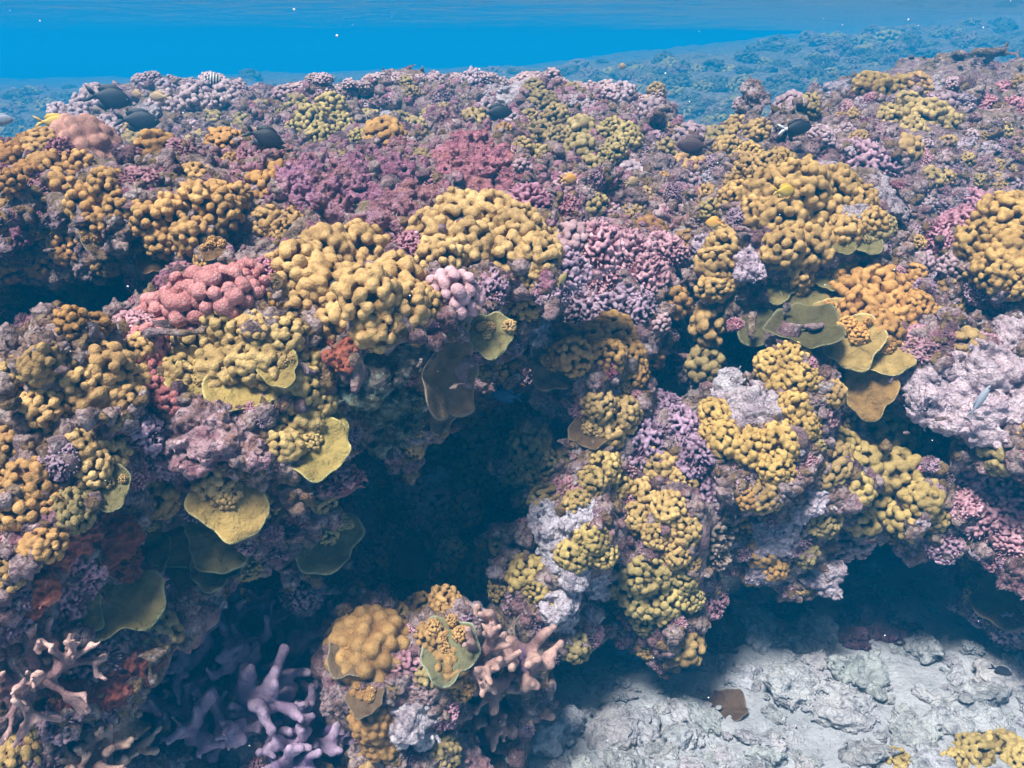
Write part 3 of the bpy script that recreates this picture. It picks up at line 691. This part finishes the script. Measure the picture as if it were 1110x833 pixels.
# fine branching bushes
def bushes(label, mat, pts_, tint=(1,1,1), kind='bush', **kw):
    return colony('bush_coral', label, 'bush coral', mat, kind, pts_, tint=tint, part='bush', sink=.35, **kw)
bushes('crimson-pink bushy coral dome right behind the broad golden coral', 'bushr', [(575,222,23)], (.8,.65,.8))
bushes('lilac bushy coral filling the slope above the amber fan-plate coral', 'bushp', [(640,308,26),(615,290,22),(668,325,22),(635,335,20),(690,335,20)], (.95,.95,1.1))
bushes('rose and white bushy coral on the slope between the two golden corals', 'bushr', [(650,268,24),(680,275,22),(700,300,20),(720,270,20),(655,300,16)], (1.05,1,1.05))
bushes('violet bushy coral between the hanging olive coral and the white stub', 'bushp', [(700,478,22),(738,462,22),(752,490,20),(765,530,22),(720,440,16)], (.85,.8,1.0))
bushes('dark brown twiggy coral under the violet bush by the limestone lip', 'brown', [(772,575,24),(770,600,18)], (.9,.9,1), 'twig')
bushes('lilac bushy coral dome on top of the right slope', 'bushp', [(935,178,27),(958,185,20)], (.95,.85,.95))
bushes('rose-pink bushy coral with white tips over the right end of the sand', 'bushr', [(1052,522,24),(1080,530,28),(1072,558,24),(1100,550,24),(1045,545,16),(1100,585,18)], (1.1,1.05,1.1))
bushes('pink bushy cap on a little white stump beside the dark gap', 'bushr', [(787,404,15)], (1,1,1))
bushes('purple tuft on the orange-brown plate', 'bushp', [(958,392,17)], (.7,.65,.8))
bushes('crimson bushy coral beside the dense amber dome', 'bushr', [(1040,240,22),(1058,222,18),(1022,255,16)], (.85,.7,.8))
bushes('crimson bushy coral clump on the high right slope', 'bushr', [(1085,100,16),(1100,115,14),(1068,112,12)], (.9,.7,.75))
bushes('small red-and-white coral tuft on the amber fan-plate coral', 'bushr', [(660,398,9)], (.9,.5,.7))
bushes('pink bushy coral tucked behind the bright boulder coral', 'bushr', [(445,262,16),(290,290,14),(468,345,10)], (.95,.75,.85))

# crusty rock lumps
def lump(label, mat, pts_, tint=(1,1,1), name='crusted_rock', cat='rock', **kw):
    return colony(name, label, cat, mat, 'crust', pts_, tint=tint, part='knoll', **kw)
lump('mauve-white limestone lump between the khaki corals and the pale plate', 'crust', [(200,465,28),(225,480,30),(250,478,22),(205,500,22),(270,490,18)], (1.12,1.0,1.1))
lump('pale limestone column standing at the edge of the central cave', 'pale', [(600,572,20),(630,560,18),(620,618,24),(610,650,18),(645,630,16),(602,600,20),(612,676,13)], (.95,.95,1))
lump('stub of white limestone wearing the bright yellow coral', 'pale', [(815,442,24),(838,446,18),(795,432,16)], (1.05,.98,1))
lump('white stump under the pink bushy cap', 'pale', [(788,424,15)])
lump('pale pink pitted limestone shelf on the right above the dark slot', 'pale', [(1045,420,30),(1085,400,28),(1020,445,24),(1060,455,26),(1100,440,24),(1000,410,20),(1095,365,22)], (1.05,.92,.95))
lump('pale limestone knob sticking out over the sand', 'pale', [(882,540,15),(868,556,12)], (1,.95,1))
lump('white and orange limestone lip hanging over the blue sand', 'pale', [(838,586,18),(826,620,14),(856,570,12),(840,640,9)], (.95,.88,.95))
lump('white bleached scar lump between the brown lobes', 'pale', [(442,776,27),(455,790,20)], (1.15,1.15,1.15), name='bleached_coral', cat='bleached coral')
lump('rose-red crusted rock knoll behind the broad golden coral', 'pinkcrust', [(505,168,26),(530,182,20),(485,180,18),(548,195,18),(515,200,20)], (1.1,.85,.85))
lump('dusty rose crusted knoll left of the rose-red one', 'pinkcrust', [(400,215,26),(425,185,20),(380,190,20),(440,215,22),(410,240,20)], (.95,.85,.95))
lump('dusty purple crusted rock behind the little brown knob clump', 'pinkcrust', [(345,215,20),(330,190,18),(365,235,18)], (.9,.82,1))
lump('rust-red crusted lumps on the lower left rock', 'rust', [(78,588,18),(45,632,16),(60,610,12),(98,575,14),(30,655,12)], (1.15,1,1), name='encrusting_sponge', cat='sponge')
lump('dark red-brown crust beside the dim olive plates', 'rust', [(125,585,20),(135,612,18),(115,560,14)], (.6,.5,.5), name='encrusting_sponge', cat='sponge')
lump('dark maroon crust under the blue-green plate', 'rust', [(150,720,22),(120,745,20),(85,750,18)], (.5,.45,.6), name='encrusting_sponge', cat='sponge')
lump('red crust beneath the bright boulder coral', 'rust', [(372,385,16),(355,372,12)], (.7,.6,.6), name='encrusting_sponge', cat='sponge')
lump('green-grey algae-covered rock face of the front boulder', 'crust', [(405,400,28),(420,440,26),(395,430,22),(440,385,22),(420,470,20)], (.5,.75,.62))
lump('pale pink crusted knoll left of the golden knob tongue', 'pale', [(800,265,14),(812,290,14),(770,262,12),(818,310,10)], (.95,.82,.9))

# antler-like branching corals
def stag(label, lobes, mat='stag', kind='stag', tint=(1,1,1), **kw):
    return colony('branching_coral', label, 'branching coral', mat, kind, lobes, tint=tint, part='branch', sink=.05, **kw)
stag('pink-tipped branching coral reaching out over the sand from beside the bronze head', [(535,695,40),(562,718,38),(545,758,42),(515,722,32),(525,795,32)], tint=(1.05,.95,.95), wn=.4, wu=.1, wc=.4)
stag('pale pink antler branch at the foot of the rock below the blue-green plate', [(20,742,40),(48,728,34)], kind='stagl', tint=(1.15,1.05,1.1), wu=.6, wn=.2)
stag('short stubby cream branching coral beside the maroon crust', [(135,812,36),(165,805,34),(100,826,28),(75,830,24)], tint=(1.25,1.2,1.1), wu=.7, wn=.2)
for i, (pl, what) in enumerate([([(225,700,48)],'purple branching coral under the overhanging olive plates'),([(300,720,60),(330,740,40)],'tangled purple branching coral in front of the dark cave'),
        ([(275,765,46),(300,790,36)],'purple-grey branching coral beside the white scarred lump'),([(215,762,52),(240,800,40)],'bluish branching coral next to the stubby cream one'),
        ([(322,690,36)],'purple branching coral reaching to the round bronze head'),([(345,790,42),(320,820,36)],'mauve branching coral below the white scarred lump'),([(185,735,34),(180,775,32)],'dim branching coral beside the dark maroon crust')]):
    stag(what, pl, 'stagp', 'stag' if i % 3 else 'stagl', tint=(1.0,.95,1.08), group='purple branching corals on the dark floor', wn=.3, wu=.45, wc=.3)
print('heroes', len(HEROES), round(time.time()-T0, 1))

# ------------------------------------------------------------------ smaller growth between them: every lump, tuft and knob its own thing
rnd = random.Random(21)
taken = [(x, y, r) for x, y, r in HEROES]
def free(px, py, r, f=1.0):
    for x, y, q in taken:
        if (x-px)**2+(y-py)**2 < (f*(q+r*.55))**2: return False
    return True
def zone(px, py, d):
    if d > 2.35 and px < 740: return 'ridge'
    if px > 745 and d > 1.6: return 'right'
    if px < 300 and py < 330: return 'ledge'
    if d > 1.6 or (py < 330 and px < 745): return 'slope'
    return 'low'
ZT = {'ridge': 'on the flat-topped back ridge', 'right': 'on the right slope', 'ledge': 'on the upper ledge', 'slope': 'on the slope behind the golden corals', 'low': 'on the rock around the caves'}
def filler(n, name, cat, kinds, rng, pick, f=1.0, tries=9000, sink=.3, tints=None, maxd=4.6, wn=.5, wu=.25, wc=.15, word='', zones=None, ylo=85, yhi=833):
    made = 0
    for _ in range(tries):
        if made >= n: break
        px, py = rnd.uniform(-10, 1120), rnd.uniform(ylo, yhi)
        h = hit(px, py)
        if h is None: continue
        loc, nn, d = h
        if d > maxd or (loc.z < SAND_Z+.09 and px > 480): continue
        z = zone(px, py, d)
        if zones and z not in zones: continue
        R = rnd.uniform(*rng)*(1+.15*max(0, d-1.5)); r = R*FPX/d
        if not free(px, py, r, f): continue
        mt, tint = pick(z, px, py)
        if mt is None: continue
        taken.append((px, py, r*.8)); made += 1
        ax = (nn*wn + UP*wu + (CAMP-loc).normalized()*wc).normalized()
        o = new_obj(name, rnd.choice(LIB[rnd.choice(kinds)]), None, loc-ax*R*sink, frame(ax, rnd.uniform(0,6.28)),
                    (R*rnd.uniform(.85,1.2), R*rnd.uniform(.85,1.2), R*rnd.uniform(.7,1.1)), M[mt], tint)
        sz = 'tiny' if R < rng[0]+(rng[1]-rng[0])*.35 else 'small' if R < rng[0]+(rng[1]-rng[0])*.75 else 'fist-sized'
        tag(o, f'{sz} {word[mt]} {near(loc)}', cat, f'{cat}s between the larger corals')
    return made
def j3(b, a=.22):
    k_ = rnd.uniform(1-a, 1.08)
    return tuple(c*k_*rnd.uniform(.965, 1.035) for c in b)
def pick_knob(z, px, py):
    if z == 'ridge': return rnd.choice([('lavender', j3((.95,.95,1))), ('olive', j3((1,.95,.95)))])
    if z == 'right': return rnd.choice([('mustard', j3((.95,.95,.9))), ('olive', j3((1.05,1,.9))), ('lavender', j3((1,.95,1)))])
    if z == 'ledge': return rnd.choice([('orange', j3((.95,.95,1))), ('mustard', j3((1,.9,.8)))])
    if z == 'slope': return rnd.choice([('lavender', j3((1.05,.9,.95))), ('orange', j3((.8,.8,.9))), ('olive', j3((.95,.9,.9)))])
    return rnd.choice([('mustard', j3((.9,.9,.85))), ('olive', j3((.85,.85,.8))), (None, None), (None, None)])
WK = {'lavender': 'lavender-grey knob coral', 'olive': 'olive knob coral', 'mustard': 'mustard knob coral', 'orange': 'brown-orange knob coral'}
a1 = filler(230, 'knob_coral_clump', 'coral clump', ['dome','fine','tall','big'], (.016,.044), pick_knob, word=WK, f=.9)
def pick_bush(z, px, py):
    if z == 'ridge': return ('bushp', j3((.9,.85,.95)))
    if z == 'ledge': return ('bushr', j3((.8,.65,.7)))
    if 300 < px < 720 and py < 280: return rnd.choice([('bushr', j3((.9,.75,.8))), ('bushp', j3((.95,.85,.95)))])
    return rnd.choice([('bushp', j3((.9,.85,1))), ('bushr', j3((1,.9,.95)))])
a2 = filler(290, 'coral_tuft', 'coral tuft', ['bush','bush','twig'], (.013,.036), pick_bush, word={'bushp': 'lilac bushy coral tuft', 'bushr': 'rose bushy coral tuft'}, f=.8)
def pick_crust(z, px, py):
    if 290 < px < 600 and 140 < py < 290: return ('pinkcrust', j3((.95,.85,.9)))
    if z == 'ledge' or (z == 'low' and px < 170): return rnd.choice([('pinkcrust', j3((.8,.7,.75))), ('crust', j3((.8,.75,.85)))])
    if px > 880: return rnd.choice([('pale', j3((.9,.8,.85))), ('crust', j3((1.05,.95,1)))])
    return rnd.choice([('crust', j3((1,.95,1))), ('crust', j3((.85,.85,.85))), ('pale', j3((.85,.8,.85)))])
a3 = filler(300, 'encrusted_stone', 'stone', ['crust'], (.014,.055), pick_crust, word={'crust': 'mauve crusted stone', 'pinkcrust': 'rose crusted stone', 'pale': 'pale pitted stone'}, f=.75, sink=.3)
# row of pale knobs along the flat rim of the back ridge
for px in range(150, 712, 11):
    for py in range(84, 150, 2):
        h = hit(px+rnd.uniform(-4,4), py)
        if h and h[2] < 4.4: break
    else: continue
    loc, nn, d = h; R = rnd.uniform(.022,.042)
    o = new_obj('knob_coral_clump', rnd.choice(LIB[rnd.choice(['dome','fine','tall'])]), None, loc-UP*R*.25, frame((UP+nn*.3).normalized(), rnd.uniform(0,6.28)), (R,R,R*.75), M['lavender'], j3((1.05,1,1.0)))
    tag(o, f'pale knob coral on the flat ridge rim {near(loc)}', 'coral clump', 'coral clumps on the rim of the back ridge')
# the finest grain: nodules of crust far too many to count
import bmesh
bm = bmesh.new(); bmesh.ops.create_icosphere(bm, subdivisions=2, radius=1); bm.verts.ensure_lookup_table()
iv = np.array([v.co[:] for v in bm.verts]); it = np.array([[v.index for v in f.verts] for f in bm.faces]); bm.free()
base_n = [iv*(1+.55*vnoise(iv[:,0],iv[:,1],iv[:,2],1.7,k_)+.3*vnoise(iv[:,0],iv[:,1],iv[:,2],4.1,k_+1))[:,None] for k_ in range(6)]
def nodules(name, label, mat, n, zset, rng):
    V, Q, c = [], [], 0
    for _ in range(n*6):
        if c >= n: break
        px, py = rnd.uniform(-20, 1130), rnd.uniform(85, 833)
        h = hit(px, py)
        if h is None or h[2] > 4.4 or (h[0].z < SAND_Z+.07 and px > 480) or not zset(px, py) or any((x-px)**2+(y-py)**2 < (q_*.95)**2 for x, y, q_ in HEROES): continue
        R = rnd.uniform(*rng)*(1+.35*max(0, h[2]-1.4))
        q = frame((h[1]+Vector((rnd.gauss(0,.3),rnd.gauss(0,.3),.3))).normalized(), rnd.uniform(0,6.28)).to_matrix()
        V.append((rnd.choice(base_n)*np.array((R,R*rnd.uniform(.7,1.2),R*rnd.uniform(.6,1.3)))) @ np.array(q).T + np.array(h[0])); Q.append(it+c*len(iv)); c += 1
    o = new_obj(name, to_mesh(name, np.concatenate(V), np.concatenate(Q)), mat=M[mat]); tag(o, label, 'coral crust', kind='stuff')
nodules('coral_crust_nodules', 'countless mauve crust nodules coating the reef rock', 'crust', 3200, lambda x, y: True, (.005,.013))
nodules('pink_crust_nodules', 'countless rose crust nodules on the slope behind the golden corals', 'pinkcrust', 1300, lambda x, y: 240 < x < 760 and y < 320, (.005,.011))
nodules('brown_turf_nodules', 'countless brown turf nodules over the reef rock', 'turf', 1500, lambda x, y: True, (.005,.011))
# hazy clumps of the far slope
made = 0
for _ in range(4000):
    if made >= 240: break
    px, py = rnd.uniform(-10, 1120), rnd.uniform(15, 200)
    d0 = ray(px, py); h = FARBV.ray_cast(CAMP, d0); h2 = BV.ray_cast(CAMP, d0)
    if h[0] is None or (h2[0] is not None and h2[3] < h[3]) or h[3] > 19: continue
    R = rnd.uniform(.07,.17)*(.6+h[3]*.05); made += 1
    kk = rnd.choice(['crust','fine','dome','bush'])
    o = new_obj('far_coral_clump', rnd.choice(LIB[kk]), None, h[0]-UP*R*.25, frame(UP, rnd.uniform(0,6.28)), (R*1.1,R,R*rnd.uniform(.7,1.1)), rnd.choice([M['far'],M['olive'],M['far'],M['crust']]), j3((.75,.85,.7)))
    tag(o, f"{'tiny' if R < .1 else 'small' if R < .16 else 'broad'} blurred {dict(crust='jagged', fine='knobbly', dome='lobed', bush='bushy')[kk]} clump on the far slope behind the crest", 'far coral', 'hazy coral clumps of the far slope')
print('fillers', a1, a2, a3, made, round(time.time()-T0, 1))

# ------------------------------------------------------------------ rubble on the sand
SB = BVHTree.FromPolygons([Vector(p) for p in sv], [tuple(q) for q in sq])
made = 0
for _ in range(6000):
    if made >= 295: break
    px, py = rnd.uniform(480, 1130), rnd.uniform(600, 850)
    h = hit(px, py)
    if h is None or h[0].z > SAND_Z+.08 or not free(px, py, 14): continue
    big = rnd.random() < .10
    R = rnd.uniform(.03,.06) if big else rnd.uniform(.006,.024)
    sx, sz = rnd.uniform(.9,1.6), rnd.uniform(.55,1.05); tn = j3((.97,.97,.97), .3)
    o = new_obj('rubble_stone', rnd.choice(LIB['stone']), None, h[0]+UP*R*.05, frame((UP+Vector((rnd.gauss(0,.25),rnd.gauss(0,.25),0))).normalized(), rnd.uniform(0,6.28)), (R*sx, R, R*sz), M['rubble'], tn)
    look = ('white' if tn[0] > .93 else 'grey-white' if tn[0] > .8 else 'grey') + (' elongated' if sx > 1.35 else ' flat' if sz < .7 else ' chunky')
    tag(o, f"{look} {'rubble block' if big else 'rubble piece' if R > .018 else 'rubble chip'} on the sand {near(h[0])}", 'rubble stone', 'coral rubble on the sand')
    made += 1
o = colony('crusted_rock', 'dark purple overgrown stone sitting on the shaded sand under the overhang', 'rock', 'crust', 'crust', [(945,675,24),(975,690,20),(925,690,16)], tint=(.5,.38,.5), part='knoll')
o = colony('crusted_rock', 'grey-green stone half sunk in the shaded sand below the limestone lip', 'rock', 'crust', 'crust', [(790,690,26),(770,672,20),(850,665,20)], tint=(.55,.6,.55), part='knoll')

# ------------------------------------------------------------------ fish
def fish_mat(name, back, belly, stripe=None, tail=None):
    m, t, b = nodes(name)
    co = N(t, 'ShaderNodeTexCoord').outputs['Object']
    sp = N(t, 'ShaderNodeSeparateXYZ'); t.links.new(co, sp.inputs[0])
    c = ramp(t, sp.outputs[2], [(0.0, belly), (.25, back)])
    mp = N(t, 'ShaderNodeMath', operation='MULTIPLY_ADD'); t.links.new(sp.outputs[2], mp.inputs[0]); mp.inputs[1].default_value = 1.4; mp.inputs[2].default_value = .5
    c = ramp(t, mp.outputs[0], [(.3, belly), (.62, back)])
    if stripe:
        w = N(t, 'ShaderNodeMath', operation='MULTIPLY'); t.links.new(sp.outputs[0], w.inputs[0]); w.inputs[1].default_value = 42
        s_ = N(t, 'ShaderNodeMath', operation='SINE'); t.links.new(w.outputs[0], s_.inputs[0])
        c = mix(t, ramp(t, s_.outputs[0], [(.0,(0,0,0)),(.15,(1,1,1))]), c, stripe)
    if tail:
        c = mix(t, ramp(t, sp.outputs[0], [(.0,(0,0,0)),(.01,(0,0,0))]), c, c)
        tm = N(t, 'ShaderNodeMath', operation='LESS_THAN'); t.links.new(sp.outputs[0], tm.inputs[0]); tm.inputs[1].default_value = -.30
        c = mix(t, tm.outputs[0], c, tail)
    t.links.new(c, b.inputs['Base Color']); b.inputs['Roughness'].default_value = .5
    t.links.new(bump(t, voro(t, co, 55), .25, .01), b.inputs['Normal'])
    return m
FM = {'dark': fish_mat('dark_fish', (.012,.014,.022), (.03,.032,.04)), 'maroon': fish_mat('maroon_fish', (.05,.018,.02), (.07,.03,.03)),
      'whitetail': fish_mat('white_tailed_fish', (.012,.012,.016), (.02,.02,.025), tail=(.75,.75,.72)),
      'yellow': fish_mat('yellow_fish', (.62,.40,.04), (.7,.52,.12)), 'tan': fish_mat('tan_fish', (.42,.28,.14), (.5,.38,.22)), 'orange': fish_mat('orange_fish', (.70,.33,.05), (.7,.45,.14)),
      'stripe': fish_mat('striped_fish', (.75,.75,.7), (.8,.8,.78), stripe=(.015,.02,.03)), 'blue': fish_mat('blue_fish', (.02,.09,.22), (.03,.12,.26)), 'grey': fish_mat('grey_fish', (.25,.27,.32), (.4,.42,.46)),
      'olive': fish_mat('olive_fish', (.32,.24,.08), (.42,.34,.14))}
mE, tE, bE = nodes('fish_eye'); bE.inputs['Base Color'].default_value = (.01,.01,.01,1); bE.inputs['Roughness'].default_value = .15
def fish_mesh(deep, name):
    """nose at +x, tail at -x, length 1; one body with its fins"""
    prof = [(.40,.010,0),(.385,.045,0),(.34,.30,0),(.26,.62,.0),(.15,.90,0),(.02,1.0,0),(-.10,.88,0),(-.20,.62,0),(-.28,.34,0),(-.33,.22,0),(-.36,.20,0)]
    nseg = 18; vs = []; q = []
    for x, h, _ in prof:
        H_ = deep*.5*h; W_ = min(.5*deep, .085)*(h**.8)
        for i in range(nseg):
            a = 2*math.pi*i/nseg
            vs.append((x, W_*math.cos(a), H_*math.sin(a)*(1 if math.sin(a) > 0 else .95)))
    n = len(prof)
    for j in range(n-1):
        for i in range(nseg):
            k = (i+1) % nseg; q.append((j*nseg+i, j*nseg+k, (j+1)*nseg+k, (j+1)*nseg+i))
    tris = []
    c0 = len(vs); vs.append((.405,0,0)); vs.append((-.37,0,0))
    for i in range(nseg):
        k = (i+1) % nseg; q.append((c0, k, i, i)); q.append((c0+1, (n-1)*nseg+i, (n-1)*nseg+k, (n-1)*nseg+k))
    def fin(outline, th=.006):
        b0 = len(vs); m_ = len(outline)
        cx = sum(p[0] for p in outline)/m_; cz = sum(p[1] for p in outline)/m_
        for s_ in (th, -th):
            for x, z in outline: vs.append((x, s_*.3, z))
            vs.append((cx, s_, cz))
        for i in range(m_):
            k = (i+1) % m_
            q.append((b0+m_, b0+i, b0+k, b0+k)); q.append((b0+2*m_+1, b0+m_+1+k, b0+m_+1+i, b0+m_+1+i))
            q.append((b0+i, b0+m_+1+i, b0+m_+1+k, b0+k))
    h = deep*.5
    for s_ in (1, -1):       # two tail lobes
        fin([(-.33,s_*-.01),(-.33,s_*h*.2),(-.43,s_*h*.55),(-.58,s_*h*.85),(-.52,s_*h*.45),(-.45,s_*.005)])
    fin([(.22,h*.55),(.15,h*1.0),(.04,h*1.22),(-.10,h*1.22),(-.22,h*1.12),(-.31,h*.62),(-.26,h*.3),(0,h*.7)])
    fin([(.0,-h*.7),(-.04,-h*1.05),(-.14,-h*1.2),(-.26,-h*1.0),(-.30,-h*.45),(-.2,-h*.4)])
    fin([(.12,-h*.8),(.06,-h*.9),(-.02,-h*1.3),(.03,-h*.7)])
    me = bpy.data.meshes.new(name); me.from_pydata(vs, [], [tuple(dict.fromkeys(f)) for f in q]); me.validate()
    me.polygons.foreach_set('use_smooth', [True]*len(me.polygons)); me.update()
    return me
EYE = None
def fish(px, py, lpx, d, head, deep, mat, label, tilt=0, yaw=15):
    global EYE
    p = Vector(P(px, py, d)); L = lpx*d/FPX*1.05
    h = hit(px, py)
    if h and (h[0]-CAMP).length < (p-CAMP).length + L*.3:
        p = CAMP + (h[0]-CAMP)*(1 - (L*.35)/(h[0]-CAMP).length); L = lpx*(p-CAMP).dot(Vector((0,CS,-SN)))/FPX*1.05
    e = root('fish', p); tag(e, label, 'fish')
    e.rotation_euler = (0, math.radians(tilt)*(1 if head > 0 else -1), math.radians(yaw if head > 0 else 180-yaw))
    e.scale = (L,)*3
    me = fish_mesh(deep, 'fish_body'); new_obj('body', me, e, mat=FM[mat])
    if EYE is None:
        import bmesh
        bm = bmesh.new(); bmesh.ops.create_uvsphere(bm, u_segments=10, v_segments=8, radius=.022); EYE = bpy.data.meshes.new('eye'); bm.to_mesh(EYE); bm.free()
    for s_ in (1, -1): new_obj('eye', EYE, e, (.30, s_*.034, deep*.07), mat=mE)
fish(122,107,46,2.75,1,.46,'dark','blunt dark fish in front of the lavender knobs at the open end of the ridge', 12)
fish(153,131,46,2.6,1,.42,'dark','slate-blue dark fish just below the blunt dark one', 5)
fish(290,150,44,2.4,1,.44,'dark','dark fish nosing down, its tail raised behind it, over the crusted slope', 22)
fish(541,122,36,2.6,1,.38,'dark','dark fish under the flat ridge, in a shaded hollow', 0)
fish(562,147,20,2.15,1,.42,'maroon','small maroon fish beside the rose-red knoll', -5)
fish(750,158,40,2.2,-1,.44,'maroon','plump dark maroon fish between the crest gap and the right slope', 0)
fish(865,139,42,2.3,1,.36,'whitetail','dark fish with a white tail over the right slope', -4)
fish(62,133,38,2.45,1,.38,'yellow','yellow fish hovering left of the lavender knobs', 3)
fish(148,102,15,2.9,-1,.5,'tan','tiny round tan fish above the blunt dark fish')
fish(171,105,26,2.9,-1,.36,'tan','drifting tan fish before the lavender ridge knobs')
fish(232,86,18,3.1,1,.52,'stripe','black-and-white striped fish swimming over the flat ridge', 8)
fish(4,130,24,2.5,1,.42,'grey','grey fish in open water past the end of the ridge')
fish(618,194,20,1.9,1,.5,'orange','small orange fish near the upright olive column')
fish(773,242,21,1.6,-1,.55,'orange','bright orange-yellow fish above the golden knob tongue')
fish(852,207,27,1.65,1,.45,'yellow','olive-yellow fish over the biggest golden coral')
fish(675,72,10,4.0,1,.5,'tan','pale fish speck high above the square end of the ridge')
fish(704,110,11,2.8,1,.6,'yellow','thin yellow fish beside the square end of the ridge', 60)
fish(686,197,18,1.85,1,.5,'tan','faint tan fish over the pale slope beneath the slanting olive coral', -20)
fish(546,429,38,1.42,-1,.40,'blue','blue fish in the mouth of the dark central cave')
fish(610,302,20,1.45,1,.34,'olive','olive fish hanging head up beside the lilac bush', -55)
fish(1087,728,48,1.25,1,.22,'dark','slender dark fish resting above the pale rubble', 28)
fish(1064,432,44,1.3,1,.22,'grey','slender blue-grey fish against the pitted limestone shelf', -60)
fish(375,178,16,1.95,-1,.5,'orange','little red-brown fish in front of the dusty rose knoll')

# drifting specks in the water
vs, fs = [], []
for i in range(130):
    px, py, d = rnd.uniform(0,1110), rnd.uniform(0,833), rnd.uniform(.5,2.4)
    c = Vector(P(px, py, d)); s_ = rnd.uniform(.0004,.0010)
    b0 = len(vs)
    vs += [tuple(c+Vector(v)*s_) for v in ((1,0,0),(-1,0,0),(0,1,0),(0,-1,0),(0,0,1),(0,0,-1))]
    fs += [tuple(b0+i_ for i_ in f) for f in ((0,2,4),(2,1,4),(1,3,4),(3,0,4),(2,0,5),(1,2,5),(3,1,5),(0,3,5))]
me = bpy.data.meshes.new('drifting_specks'); me.from_pydata(vs, [], fs); me.update()
mS, tS, bS = nodes('specks'); bS.inputs['Base Color'].default_value = (.8,.78,.72,1)
tag(new_obj('drifting_specks', me, mat=mS), 'tiny pale specks drifting in the water', 'specks', kind='stuff')
print('done', round(time.time()-T0, 1), sum(len(m_.polygons) for m_ in bpy.data.meshes))
